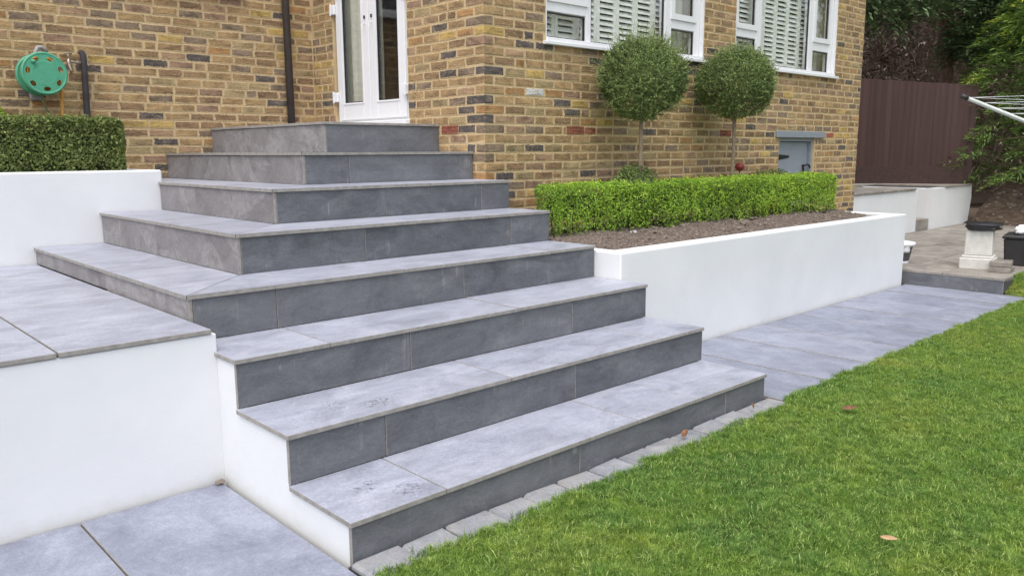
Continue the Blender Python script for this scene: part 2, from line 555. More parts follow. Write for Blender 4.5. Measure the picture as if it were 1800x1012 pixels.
def leaves(pos, nrm, size, aspect=.55, axis=None, fold=.16):
    n = len(pos)
    nrm = unit(nrm)
    if axis is None:
        axis = rng.normal(size=(n, 3))
    t = unit(axis-nrm*np.sum(axis*nrm, 1, keepdims=True))
    b = np.cross(nrm, t)
    s = np.broadcast_to(np.asarray(size, float).reshape(-1, 1), (n, 1))
    V = np.empty((n, 4, 3))
    V[:, 0] = pos-t*s*.5
    V[:, 1] = pos+b*s*aspect*.5+nrm*s*fold
    V[:, 2] = pos+t*s*.5
    V[:, 3] = pos-b*s*aspect*.5+nrm*s*fold
    i = np.arange(n)*4
    F = np.empty((n*2, 3), int)
    F[0::2] = np.stack([i, i+1, i+2], 1)
    F[1::2] = np.stack([i, i+2, i+3], 1)
    return V.reshape(-1, 3), F

def wob(p, f, seed=0):
    r_ = np.random.default_rng(seed)
    o = np.zeros(len(p))
    for k in range(5):
        d = r_.normal(size=3); d /= np.linalg.norm(d)
        o += np.sin(p@d*f*(1+.6*k)+r_.uniform(0, 6.28))/(1+.5*k)
    return o/2.2

# ------------------------------------------------------------------ measured layout (metres)
Zt = [.152, .365, .585, .808, 1.029, 1.242, 1.461, 1.687]
Yn = [0, .443, .891, 1.351, 1.796, 2.225, 2.658, 3.094]
XL = [-2.857, -2.859, -2.857, -2.867, -2.414, -1.974, -1.529, -1.103]
YC, YA, YW = 2.527, 5.130, 4.109
ZTER, YTER = .69, 1.086
XH = 6.6
OV, TT = .012, .02

# ------------------------------------------------------------------ ground, lawn
g = MB(); g.add([(-150, -150, -.09), (150, -150, -.09), (150, 150, -.09), (-150, 150, -.09)], [(0, 1, 2, 3)])
tagp(g.build('ground', M['bank']), kind='structure')

def lawn_sheet():
    # gently uneven turf, its edge a little wavy along the paving
    xs = np.concatenate([np.arange(-2.84, 9.01, .06), np.arange(9.5, 40, 1.5)])
    ys = np.concatenate([np.array([0, .03, .07]), np.arange(.13, 4.2, .12), np.arange(4.8, 40, 1.6)])
    V = []
    for yi, y in enumerate(ys):
        for x in xs:
            e = -.13+.012*math.sin(x*9.1)+.009*math.sin(x*23.7+1)
            if x > .04: e += .05
            zz = .004+.01*math.sin(x*1.3+y)*math.sin(y*1.7)
            if x > 4.86:
                e = .15
                zz += .165*min(1, (x-4.86)/.3)*math.exp(-y*.5)
            V.append((x, e-y, zz-(.03 if yi == 0 else 0)))
    nx = len(xs)
    F = [(j*nx+i, (j+1)*nx+i, (j+1)*nx+i+1, j*nx+i+1) for j in range(len(ys)-1) for i in range(nx-1)]
    m_ = MB(); m_.add(V, F)
    o = m_.build('lawn', M['lawn'], smooth=True)
    tagp(o, kind='structure')
    return o
lawn = lawn_sheet()

# ------------------------------------------------------------------ paving
def slab_rows(parent, xs, ys, ztop, mat, th=.02, gap=.0038, name='slab', jit=.0012):
    for i in range(len(xs)-1):
        for j in range(len(ys)-1):
            dz = random.uniform(-jit, jit)
            one(name, [mat, M['tile_edge']], parent, xs[i]+gap, xs[i+1]-gap, ys[j]+gap, ys[j+1]-gap, ztop-th+dz, ztop+dz,
                mi=[1, 1, 1, 1, 1, 0]+[1]*20, c=.0018)

b = MB().box(-8.2, -2.86, -2.6, 1.1, -.2, -.036)
path_l = tagp(b.build('lower_path', M['grout']), kind='structure')
slab_rows(path_l, [-5.865, -5.265, -4.665, -4.065, -3.465, -2.868], [-2.53, -1.33, -.13, 1.085], -.016, M['slab'])
b = MB().box(-.02, 4.88, -.10, 1.2, -.2, -.022)
path_r = tagp(b.build('side_path', M['grout']), kind='structure')
slab_rows(path_r, [.04, .64, 1.245, 1.872, 2.515, 3.115, 3.72, 4.325, 4.878], [-.085, 1.118], 0.0, M['slab'], gap=.0065)

# tumbled blocks along the foot of the stair
b = MB().box(-2.86, .04, -.17, .02, -.2, -.02)
edging = tagp(b.build('block_edging', M['grout']), kind='structure')
x = -2.862
k = 0
while x < .02:
    w = random.choice([.2, .21, .215, .225])
    V, F = cbox(x+.004, min(x+w-.004, .036), -.165+random.uniform(-.006, .006), .009+random.uniform(-.005, .001), -.06, .002+random.uniform(-.006, .004), .011, .0035)
    MB().add(V, F).build('cobble', M['cobble'], edging)
    x += w
    k += 1

# terrace on the left
b = MB().box(-8, -2.858, YTER+.03, YW+.02, .0, ZTER-.022)
terrace = tagp(b.build('terrace', M['grout']), kind='structure')
slab_rows(terrace, [-5.88, -5.28, -4.68, -4.08, -3.48, -2.862], [YTER, 2.283, 3.483, YW-.003], ZTER, M['tread'])
w = MB().box(-8, -2.8425, YTER+.012, YTER+.14, -.1, ZTER-.0225, c=.004)
w = w.build('terrace_wall', M['render'])
tagp(w, 'white rendered wall under the slab terrace, left of the stair foot', 'wall')

# ------------------------------------------------------------------ staircase
st = empty('staircase', (-1.4, .02, 0), 'wide flight of eight grey slate steps wrapping up to the door', 'steps')
cr = MB()
for k in range(8):
    yb = YA-.02 if k >= 3 else YA-.02
    x0 = XL[k]+OV+TT
    x1 = -.012
    if k >= 3:
        ye = YW if k < 6 else YA-.02
        cr.box(x0, x1, Yn[k]+OV+TT, YA-.02, (Zt[k-1]-.04), Zt[k]-TT-.001)
    else:
        cr.box(x0+.03, x1, Yn[k]+OV+TT, YA-.05, (Zt[k-1]-.04) if k else -.2, Zt[k]-TT-.001)
cr.build('core', M['grout'], st)
# white rendered cheek on the left of the three lowest steps, and a matching one on the right
prof = [(Yn[0]+OV+TT, -.05), (YTER+.02, -.05), (YTER+.02, Zt[2]-TT-.001), (Yn[2]+OV+TT, Zt[2]-TT-.001), (Yn[2]+OV+TT, Zt[1]-TT-.001),
        (Yn[1]+OV+TT, Zt[1]-TT-.001), (Yn[1]+OV+TT, Zt[0]-TT-.001), (Yn[0]+OV+TT, Zt[0]-TT-.001)]
MB().prism(prof, XL[0]+.011, XL[0]+.06, ax='x').build('cheek', M['render'], st)
prof2 = [(a if a < 1.08 else 1.14, c) for a, c in prof]
MB().prism(prof2, -.0115, -.004, ax='x').build('cheek', M['render'], st)

NOSE = {1: [-2.418, -1.22, -.728], 2: [-1.655, -.455], 3: [-2.391, -1.187], 4: [-1.637, -.45], 5: [-1.217, -.606], 6: [-.771], 7: [-.324], 8: [-.52]}
RIS = {1: [-1.632, -.421], 2: [-2.392, -1.184], 3: [-1.929, -.727], 4: [-2.414, -1.195], 5: [-1.595, -.391], 6: [-1.147, -.293], 7: [-1.153], 8: []}
SIDE = {4: [2.563], 5: [3.017, 3.702], 6: [3.432], 7: [3.876], 8: [4.318]}
TSIDE = {4: [2.57, 3.63], 5: [3.2, 3.9], 6: [3.1, 3.9], 7: [3.6, 4.7]}
def tread(x0, x1, y0, y1, zt):
    dz = random.uniform(-.0012, .0012)
    one('tread_tile', [M['tread'], M['tile_edge']], st, x0, x1, y0, y1, zt-TT+dz, zt+dz, mi=[1, 1, 1, 1, 1, 0]+[1]*20, c=.0016)
G = .0022
for k in range(1, 9):
    y0, zt, xl = Yn[k-1], Zt[k-1], XL[k-1]
    # front treads
    yb = (Yn[k]+OV-.001) if k < 8 else YA-.004
    cuts = [xl]+NOSE[k]+[0.0]
    if k == 8:
        for a, c in zip([y0, 3.694, 4.294, 4.894], [3.694, 4.294, 4.894, YA-.004]):
            for i in range(len(cuts)-1):
                tread(cuts[i]+(G if i else 0), cuts[i+1]-(G if i < len(cuts)-2 else .004), a+(G if a > y0 else 0), c-G, zt)
    else:
        for i in range(len(cuts)-1):
            a, c = cuts[i]+(G if i else 0), cuts[i+1]-(G if i < len(cuts)-2 else .004)
            if k >= 4 and i == 0:
                d = yb-y0
                xi = XL[k]+OV-.001
                MB().prism([(a+.003, y0), (c, y0), (c, yb), (xi+.003, yb)], zt-TT, zt, [0, 1]).build('tread_tile', [M['tread'], M['tile_edge']], st)
            else:
                tread(a, c, y0, yb, zt)
    # side treads
    if 4 <= k <= 7:
        ye = (YW-.003) if k <= 6 else YA-.004
        xi = XL[k]+OV-.001
        ys = [y0]+TSIDE[k]+[ye]
        for i in range(len(ys)-1):
            a, c = ys[i]+(G if i else 0), ys[i+1]-G
            if i == 0:
                MB().prism([(xl, a+.003), (xi, yb+.003), (xi, c), (xl, c)], zt-TT, zt, [0, 1]).build('tread_tile', [M['tread'], M['tile_edge']], st)
            else:
                tread(xl, xi, a, c, zt)
        if k == 6:                                  # the strip behind the end of the planter
            tread(-1.93, xi, YW+.003, YA-.004, zt)
    # risers
    zb = Zt[k-2]+.001 if k > 1 else -.03
    xs = xl+OV
    x_first = xs if k <= 3 else xs+TT+.002
    if k <= 3:
        xs = x_first = xl+.010
    cuts = [x_first]+RIS[k]+[-.004]
    for i in range(len(cuts)-1):
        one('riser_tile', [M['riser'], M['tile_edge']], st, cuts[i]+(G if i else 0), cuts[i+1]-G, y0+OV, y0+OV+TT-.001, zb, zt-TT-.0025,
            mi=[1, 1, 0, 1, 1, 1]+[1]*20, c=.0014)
    if k >= 4:
        ye = (YW-.003) if k <= 6 else YA-.004
        zb = ZTER+.001 if k == 4 else zb
        if k == 4:                                  # below the terrace corner the front riser carries on to step three
            zb = ZTER+.001
        cuts = [y0+OV]+SIDE[k]+[ye]
        for i in range(len(cuts)-1):
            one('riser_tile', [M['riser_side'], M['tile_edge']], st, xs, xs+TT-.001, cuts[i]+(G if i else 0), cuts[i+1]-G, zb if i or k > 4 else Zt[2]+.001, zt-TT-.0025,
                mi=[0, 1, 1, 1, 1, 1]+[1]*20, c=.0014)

# ------------------------------------------------------------------ left planter
lp = empty('raised_planter', (-4, YW+.07, ZTER), 'long white rendered planter at the back of the terrace under the hose reel', 'planter')
MB().box(-8, -1.936, YW, YW+.15, ZTER-.3, 1.335, c=.012).build('front_wall', M['render'], lp)
MB().box(-2.07, -1.9365, YW+.1505, YA-.02, ZTER-.3, 1.3345, c=.01).build('end_wall', M['render'], lp)
MB().box(-8, -2.075, YW+.152, YA-.02, ZTER, 1.27).build('soil', M['soil'], lp)

# ------------------------------------------------------------------ right planter
PX1, PY0, PZ = 4.80, 1.128, .772
rp = empty('raised_planter', (2.4, 1.2, 0), 'long white rendered planter holding the bright box hedge, right of the steps', 'planter')
o = MB().prism([(.002, PY0), (PX1, PY0), (PX1, YC-.02), (PX1-.16, YC-.02), (PX1-.16, PY0+.16), (.12, PY0+.16), (.12, Yn[3]+.3), (.002, Yn[3]+.3)], -.05, PZ).build('wall', M['render'], rp)
bv = o.modifiers.new('soft', 'BEVEL'); bv.width = .012; bv.segments = 3; bv.limit_method = 'ANGLE'
def soil_patch():
    nx, ny = 150, 42
    V = []
    for j in range(ny):
        for i in range(nx):
            x = .1+(PX1-.26)*i/(nx-1); t = j/(ny-1)
            y = PY0+.155+(YC-.01-PY0-.155)*t
            zz = .715+.1*min(1, t*1.9)+.022*math.sin(x*7.1+y*5)*math.sin(y*13+x*3)+random.uniform(-.012, .014)
            V.append((x-.08, y, zz))
    F = [(j*nx+i, j*nx+i+1, (j+1)*nx+i+1, (j+1)*nx+i) for j in range(ny-1) for i in range(nx-1)]
    m_ = MB(); m_.add(V, F); return m_.build('soil', M['soil'], rp)
soil_patch()
cl = MB()
for i in range(1500):
    x = random.uniform(.15, PX1-.2); y = random.uniform(1.32, 1.85); s = random.uniform(.003, .009)*(random.uniform(1.6, 2.6) if random.random() < .1 else 1)
    zz = .715+.1*min(1, (y-1.283)/(1.24)*1.9)
    V, F = cbox(x-s, x+s*1.2, y-s, y+s, zz-s*.5, zz+s*.9, s*.4, s*.3)
    cl.add(V, F)
c_ = cl.build('clods', M['clod'], rp); c_['kind'] = 'stuff'

# ------------------------------------------------------------------ house
house = empty('brick_house', (0, YC, 0), 'yellow stock brick house with white french door and shuttered windows', 'house')
ZTOP = 5.4
WREC = .05
OPEN_C = [(.69, 2.96, 2.36, 3.56), (3.55, 5.83, 2.36, 3.56), (4.56, 5.42, .80, 1.60)]     # x0,x1,z0,z1
OPEN_D = [(3.535, 4.735, 1.66, 3.84)]                                                      # y0,y1,z0,z1
OPEN_A = [(-1.95, -.74, 2.9, 3.9)]
def wall_cells(u0, u1, z0, z1, holes, top_split=3.78):
    us = sorted({u0, u1, *[h[0] for h in holes], *[h[1] for h in holes]})
    zs = sorted({z0, z1, *[h[2] for h in holes], *[h[3] for h in holes]})
    out = []
    for a, b_ in zip(zs[:-1], zs[1:]):
        run = None
        for c, d in zip(us[:-1], us[1:]):
            inside = any(h[0]-1e-6 <= c and d <= h[1]+1e-6 and h[2]-1e-6 <= a and b_ <= h[3]+1e-6 for h in holes)
            if inside:
                if run: out.append(run)
                run = None
            else:
                run = (run[0], d, a, b_) if run else (c, d, a, b_)
        if run: out.append(run)
    return out
REC = .0055
def far_brick():
    m, n, l, p = new_mat('far_brickwork')
    gq = n.new('ShaderNodeNewGeometry')
    sx = n.new('ShaderNodeSeparateXYZ'); l.new(gq.outputs['Position'], sx.inputs[0])
    cx = n.new('ShaderNodeCombineXYZ')
    l.new(mathn(n, l, 'ADD', sx.outputs[0], sx.outputs[1]), cx.inputs[0]); l.new(sx.outputs[2], cx.inputs[1])
    t = n.new('ShaderNodeTexBrick')
    t.inputs['Scale'].default_value = 1.0
    t.inputs['Brick Width'].default_value = .225; t.inputs['Row Height'].default_value = .075; t.inputs['Mortar Size'].default_value = .006
    t.inputs['Color1'].default_value = (.4, .28, .15, 1); t.inputs['Color2'].default_value = (.27, .17, .1, 1); t.inputs['Mortar'].default_value = (.48, .37, .24, 1)
    l.new(cx.outputs[0], t.inputs['Vector']); l.new(t.outputs[0], p.inputs['Base Color'])
    p.inputs['Roughness'].default_value = .9
    return m
M['far_brick'] = far_brick()
SPL = 3.754
def wall_mesh(kind, u0, u1, holes):
    mb = MB()
    for (a, b_, c, d) in wall_cells(u0, u1, -.1, SPL, [h for h in holes]):
        if kind == 'C': mb.box(a, b_, YC+REC, YC+.28, c, d)
        if kind == 'D': mb.box(REC, .28, a, b_, c, d)
        if kind == 'A': mb.box(a, b_, YA+REC, YA+.28, c, d)
    return mb
HC = [(h[0], h[1], h[2], min(h[3], SPL)) for h in OPEN_C]
HD = [(h[0], h[1], h[2], SPL) for h in OPEN_D]
HA = [(h[0], h[1], h[2], SPL) for h in OPEN_A]
wallC = wall_mesh('C', .004, XH-.004, HC).build('wall', M['mortar'], house)
wallD = wall_mesh('D', YC+.281, YA+.28, HD).build('wall', M['mortar'], house)
wallA = wall_mesh('A', -8, REC-.001, HA).build('wall', M['mortar'], house)
# upper storey and the unseen sides
up_ = MB()
up_.box(.002, XH-.002, YC+.002, YC+.28, SPL+.001, ZTOP)
up_.box(.002, .28, YC+.281, YA+.28, SPL+.12, ZTOP)
up_.box(-8, .001, YA+.002, YA+.28, SPL+.16, ZTOP)
up_.box(-8, OPEN_A[0][0], YA+.002, YA+.28, SPL+.001, SPL+.159)
up_.box(OPEN_A[0][1], .001, YA+.002, YA+.28, SPL+.001, SPL+.159)
up_.box(.002, .28, YC+.281, OPEN_D[0][0], SPL+.001, SPL+.119)
up_.box(.002, .28, OPEN_D[0][1], YA+.28, SPL+.001, SPL+.119)
up_.box(XH-.28, XH-.003, YC+.281, 12, -.1, ZTOP)
up_.box(-8, XH-.281, 11.8, 12, -.1, ZTOP)
up_.box(-8.2, -8.001, YA, 12, -.1, ZTOP)
up_.build('upper_wall', M['far_brick'], house)
rf = MB()
rf.prism([(YC-.35, ZTOP-.1), (7.3, ZTOP+2.6), (12.4, ZTOP-.1), (12.4, ZTOP), (7.3, ZTOP+2.75), (YC-.35, ZTOP+.02)], -.3, XH+.3, ax='x')
rf.prism([(YA-.35, ZTOP-.1), (8.5, ZTOP+1.6), (12.4, ZTOP-.1), (12.4, ZTOP), (8.5, ZTOP+1.75), (YA-.35, ZTOP+.02)], -8.4, -.301, ax='x')
rf.build('roof', M['roof'], house)
rm = MB()
rm.box(.285, XH-.29, YC+.29, 11.7, 1.55, 1.66)
rm.box(.285, XH-.29, 6.6, 6.7, 1.67, 4.0)
rm.box(3.1, 3.2, YC+.3, 6.59, 1.67, 4.0)
rm.box(.285, XH-.29, YC+.29, 11.7, 4.01, 4.1)
rm.build('inner_room', M['room'], house)

# ---- bricks, one by one
HB, LB, CO = .0655, .215, .225
Z0 = 1.6055                       # bed of the course that carries the air bricks
def project(P):
    d = np.asarray(P, float)-CAM
    wv = d@fw
    return 900+FPX*(d@rt2)/wv, 506-FPX*(d@up2)/wv, wv
brick_list = []                   # (wall, u0,u1,z0,z1, depth, special)
def courses(zlo, zhi):
    i0 = math.ceil((zlo-Z0)/.075); i1 = math.floor((zhi-Z0)/.075)
    return range(i0, i1)
def lay(wall, u0, u1, holes, zlo, phase0, phase1, first=None):
    for i in courses(zlo, SPL):
        z0 = Z0+i*.075+random.uniform(-.0015, .0015); z1 = z0+HB
        u = u0
        row = []
        # corner closer, then stretchers with the odd header
        lead = phase0 if i % 2 else phase1
        edges = [u0]
        u = u0+lead
        if lead > 0:
            row.append((u0, u-.01))
        while u < u1-.03:
            ln = .1025 if random.random() < .05 else LB+random.uniform(-.008, .006)
            e = min(u+ln, u1)
            if e-u > .03:
                row.append((u, e))
            u += ln+.01
        for a, b_ in row:
            a2 = a+random.uniform(-.002, .002); b2 = b_+random.uniform(-.002, .002)
            segs = [(a2, b2)]
            for h in holes:
                if z1 > h[2]+.002 and z0 < h[3]-.002:
                    ns = []
                    for s0, s1 in segs:
                        if s1 <= h[0] or s0 >= h[1]:
                            ns.append((s0, s1)); continue
                        if s0 < h[0]-.025: ns.append((s0, h[0]-.004))
                        if s1 > h[1]+.025: ns.append((h[1]+.004, s1))
                    segs = ns
            for s0, s1 in segs:
                brick_list.append([wall, s0, s1, z0, z1, i])
# keep whole-course gaps free for lintels and air bricks
LINT = (4.462, 5.636, 1.599, 1.679)
AIRC = [(.946, 1.166), (3.317, 3.535)]
AIRD = (2.858, 3.07)
zc0, zc1 = Z0-.003, Z0+HB+.003
lay('C', 0, XH, HC+[LINT]+[(a, b_, zc0, zc1) for a, b_ in AIRC], .5, .1125, .225)
lay('D', YC, YA-.004, HD+[(AIRD[0], AIRD[1], zc0, zc1)], .9, .225, .1125)
lay('A', -7.9, -.006, HA, 1.0, .1, .21)
vis = []
for q in brick_list:
    wall, a, b_, z0, z1, i = q
    m_ = (a+b_)/2; zz = (z0+z1)/2
    if wall == 'C':
        cs = [(a, YC, z0), (b_, YC, z0), (b_, YC, z1), (a, YC, z1)]
        corner = a < .01
    elif wall == 'D':
        cs = [(0, a, z0), (0, b_, z0), (0, b_, z1), (0, a, z1)]
    else:
        cs = [(a, YA, z0), (b_, YA, z0), (b_, YA, z1), (a, YA, z1)]
    px, py, w_ = project(cs)
    area = .5*abs(sum(px[k]*py[(k+1) % 4]-px[(k+1) % 4]*py[k] for k in range(4)))
    mx, my = px.mean(), py.mean()
    hid = not (2 < mx < 1798 and 2 < my < 1010)
    if wall == 'C':
        hid |= (945 < mx < 1475 and my > 318) or ((mx-1128)**2+(my-142)**2 < 82**2) or ((mx-1294)**2+(my-148)**2 < 74**2) or my > 345
        hid |= mx < 905 and my > 300
    elif wall == 'D':
        hid |= (mx < 775 and my > 210) or (mx < 838 and my > 262)
    else:
        hid |= (mx < 216 and my > 203) or my > 296 or (mx > 367 and my > 214) or (mx > 292 and my > 265) or (mx-75)**2+(my-130)**2 < 40**2
    q += [area, hid]
order = sorted([q for q in brick_list if not q[7]], key=lambda q: -q[6])
single = {id(q) for q in order[:300]}
BP = {'C': wallC, 'D': wallD, 'A': wallA}
shapes = {}
def brick_geo(wall, a, b_, z0, z1, i):
    pr = random.uniform(-.0015, .0025)
    dep = .03
    if wall == 'C':
        corner = a < .02
        return (max(a, 0) - (pr if corner else 0), b_, YC-pr, YC+((.215 if i % 2 else .1025) if corner else dep), z0, z1)
    if wall == 'D':
        return (-pr, dep, a, b_, z0, z1)
    return (a, b_, YA-pr, YA+dep, z0, z1)
def brick_shape(wall, x0, x1, y0, y1, z0, z1, corner):
    """shallow brick whose arrises fall back to the mortar; 'edge' is 1 along the rim of its face"""
    if corner:
        V, F = cbox(x0, x1, y0, y1, z0, z1, .007, .003)
        return [tuple(q) for q in V], F, [0.0]*len(V)
    u0, u1, f, bk = (x0, x1, y0, y1) if wall != 'D' else (y0, y1, x0, x1)
    ru = random.uniform
    ins = .014
    inner = [(u0+ins+ru(-.004, .004), z0+ins+ru(-.004, .004)), (u1-ins+ru(-.004, .004), z0+ins+ru(-.004, .004)), (u1-ins+ru(-.004, .004), z1-ins+ru(-.004, .004)), (u0+ins+ru(-.004, .004), z1-ins+ru(-.004, .004))]
    outer = [(u0+ru(-.003, .003), z0+ru(-.003, .003)), (u1+ru(-.003, .003), z0+ru(-.003, .003)), (u1+ru(-.003, .003), z1+ru(-.003, .003)), (u0+ru(-.003, .003), z1+ru(-.003, .003))]
    L_ = [(a, f+ru(-.001, .001), c) for a, c in inner]+[(a, f+.0035+ru(-.001, .001), c) for a, c in outer]+[(a, bk, c) for a, c in outer]
    F = [(0, 1, 2, 3)]+[(4+k, 4+(k+1) % 4, (k+1) % 4, k) for k in range(4)]+[(8+k, 8+(k+1) % 4, 4+(k+1) % 4, 4+k) for k in range(4)]
    if wall == 'D':
        L_ = [(b2, a, c) for a, b2, c in L_]
        F = [q[::-1] for q in F]
    return L_, F, [0.0]*4+[1.0]*8
def set_edge(me, e):
    at = me.attributes.new('edge', 'FLOAT', 'POINT'); at.data.foreach_set('value', np.array(e, np.float32))
rest = MB(); rest_e = []
MATS = BM+[M['red_brick'], M['white_brick']]
for q in brick_list:
    wall, a, b_, z0, z1, i = q[:6]
    if wall == 'D' and a < YC+.02:        # the corner brick of the front wall shows here
        continue
    x0, x1, y0, y1, zz0, zz1 = brick_geo(wall, a, b_, z0, z1, i)
    mi = int(rng.choice(len(BM), p=BWT))
    if wall == 'C' and i == 0 and (abs(a-1.18) < .12 and b_ < 1.5): mi = len(BM)
    if wall == 'C' and i == 0 and 5.6 < a < 5.75: mi = len(BM)
    if wall == 'C' and ((i == 4 and abs(m_ if False else (a+b_)/2-.58) < .1) or (i == 1 and abs((a+b_)/2-2.35) < .11)): mi = len(BM)+1
    if id(q) in single:
        key = (wall, mi, round((b_-a)/.004), (wall == 'C' and a < .02, i % 2 if a < .02 else 0), random.randrange(3))
        cx, cy, cz = (x0+x1)/2, (y0+y1)/2, (zz0+zz1)/2
        if key not in shapes:
            V, F, e_ = brick_shape(wall, x0-cx, x1-cx, y0-cy, y1-cy, zz0-cz, zz1-cz, wall == 'C' and a < .02)
            me = bpy.data.meshes.new('brick')
            me.from_pydata([tuple(v) for v in V], [], F)
            me.materials.append(MATS[mi]); set_edge(me, e_)
            shapes[key] = me
        o = bpy.data.objects.new('brick', shapes[key])
        o.location = (cx, cy, cz)
        link(o, BP[wall])
    else:
        V, F, e_ = brick_shape(wall, x0, x1, y0, y1, zz0, zz1, wall == 'C' and a < .02)
        rest.add(V, F, mi); rest_e += e_
rb = rest.build('brickwork', MATS, house)
set_edge(rb.data, rest_e)
rb['kind'] = 'stuff'

def air_brick(wall, a, b_):
    mb = MB()
    def bx(u0, u1, z0, z1, o0, o1):
        if wall == 'C': mb.box(u0, u1, YC+o0, YC+o1, z0, z1)
        else: mb.box(o0, o1, u0, u1, z0, z1)
    bx(a, b_, Z0, Z0+HB, .014, .04)
    bx(a, b_, Z0, Z0+.009, -.003, .014); bx(a, b_, Z0+HB-.009, Z0+HB, -.003, .014)
    bx(a+.001, b_-.001, Z0+.028, Z0+.037, -.003, .014)
    n_ = 10
    for k in range(n_+1):
        u = a+(b_-a-.007)*k/n_
        bx(u+.0005, u+.0085, Z0+.0095, Z0+.0275, -.0035, .0138); bx(u+.0005, u+.0085, Z0+.0375, Z0+HB-.0095, -.0035, .0138)
    mb.build('air_brick', M['red_brick'], house)
for a, b_ in AIRC: air_brick('C', a+.003, b_-.003)
air_brick('D', AIRD[0]+.003, AIRD[1]-.003)

# ---- cupboard door in the brickwork
cup = one('meter_cupboard', [M['grey_paint']], house, 4.60, 5.375, YC+.075, YC+.1, .8, 1.555, c=.003)
cup['label'] = 'small grey painted cupboard door under a grey lintel'
one('lintel', [M['grey_paint']], cup, LINT[0]+.004, LINT[1]-.004, YC-.022, YC+.2, 1.6025, 1.6775, c=.005)
fm = MB(); fm.box(4.562, 4.597, YC+.03, YC+.15, .8, 1.5965); fm.box(5.379, 5.417, YC+.03, YC+.15, .8, 1.5965); fm.box(4.598, 5.378, YC+.031, YC+.15, 1.56, 1.5965)
fm.build('frame', M['grey_paint'], cup)
MB().prism([(4.585, 1.335), (4.9, 1.363), (4.93, 1.372), (4.93, 1.384), (4.9, 1.393), (4.585, 1.412)], YC+.068, YC+.0745, ax='y').build('hinge', M['black_iron'], cup)
MB().tube([(5.27, YC+.07, 1.27), (5.27, YC+.03, 1.27), (5.30, YC+.02, 1.285), (5.36, YC+.03, 1.27), (5.38, YC+.028, 1.24)], .011, 6).tube([(5.27, YC+.07, 1.28), (5.275, YC+.05, 1.17)], .014, 6).build('latch', M['black_iron'], cup)

# ---- windows in the brick face
def window(x0, x1, mull, trans, y=YC+WREC, z0=2.36, z1=3.56):
    """mull: [(a,b)...] mullions; trans: per light (z0,z1) or None"""
    w_ = empty('window', (x0, y, z0))
    w_.parent = house; w_.matrix_parent_inverse = Matrix.Translation(house.location).inverted()
    fr = MB()
    zb = z0+.04
    D = .07
    fr.box(x0+.004, x0+.06, y, y+D, zb+.0005, z1-.06, c=.004); fr.box(x1-.095, x1-.004, y, y+D, zb+.0005, z1-.06, c=.004)
    fr.box(x0+.004, x1-.004, y+.001, y+D-.001, z0+.0005, zb, c=.003); fr.box(x0+.004, x1-.004, y+.001, y+D-.001, z1-.0595, z1-.003, c=.004)
    for a, b_ in mull:
        fr.box(a, b_, y, y+D, zb+.0005, z1-.06, c=.004)
    fr.build('frame', M['upvc'], w_)
    us = [x0+.06]+[t for m2 in mull for t in m2]+[x1-.095]
    for k in range(0, len(us), 2):
        a, b_ = us[k], us[k+1]
        tr = trans[k//2]
        fields = [(zb, z1-.06)] if tr is None else [(zb, tr[0]), (tr[1], z1-.06)]
        if tr is not None:
            one('transom', [M['upvc']], w_, a+.0005, b_-.0005, y+.002, y+D-.002, tr[0]+.0005, tr[1]-.0005, c=.004)
        for fi, (c, d) in enumerate(fields):
            ins = .008
            if tr is not None and fi == 1:       # opening casement, proud of the frame
                s = MB(); t = .036
                s.box(a-.018, a+t, y-.014, y-.0006, c-.02, d); s.box(b_-t, b_+.018, y-.014, y-.0006, c-.02, d)
                s.box(a+t+.0004, b_-t-.0004, y-.0142, y-.0008, c-.02, c+t); s.box(a+t+.0004, b_-t-.0004, y-.0142, y-.0008, d-t, d)
                s.build('casement', M['upvc'], w_)
                ins = t
            gk = MB(); e = .007
            gk.box(a+ins-.002, a+ins+e, y+.012, y+.03, c+ins, d-ins); gk.box(b_-ins-e, b_-ins+.002, y+.012, y+.03, c+ins, d-ins)
            gk.box(a+ins+e+.0004, b_-ins-e-.0004, y+.0122, y+.0302, c+ins-.002, c+ins+e); gk.box(a+ins+e+.0004, b_-ins-e-.0004, y+.0122, y+.0302, d-ins-e, d-ins+.002)
            gk.build('gasket', M['gasket'], w_)
            one('pane', [M['glass']], w_, a+.003, b_-.003, y+.018, y+.022, c+.003, d-.003)
    for ta, tb2 in ((x0+.001, x0+.009), (x1-.009, x1-.001)):
        one('trim', [M['upvc']], w_, ta, tb2, YC+.001, y-.0015, z0+.037, z1-.004)
    one('sill', [M['upvc']], w_, x0-.035, x1+.035, YC-.045, y-.0005, z0-.028, z0-.0005, c=.003) if y < YC+.2 else None
    one('sill_fascia', [M['upvc']], w_, x0+.003, x1-.003, YC-.01, y-.001, z0+.0002, z0+.036, c=.004) if y < YC+.2 else None
    return w_
window(.69, 2.96, [(1.236, 1.303), (2.371, 2.48)], [(2.615, 2.715), None, (2.635, 2.74)])
window(3.55, 5.83, [(4.03, 4.139), (5.222, 5.335)], [(2.665, 2.77), None, (2.645, 2.765)])

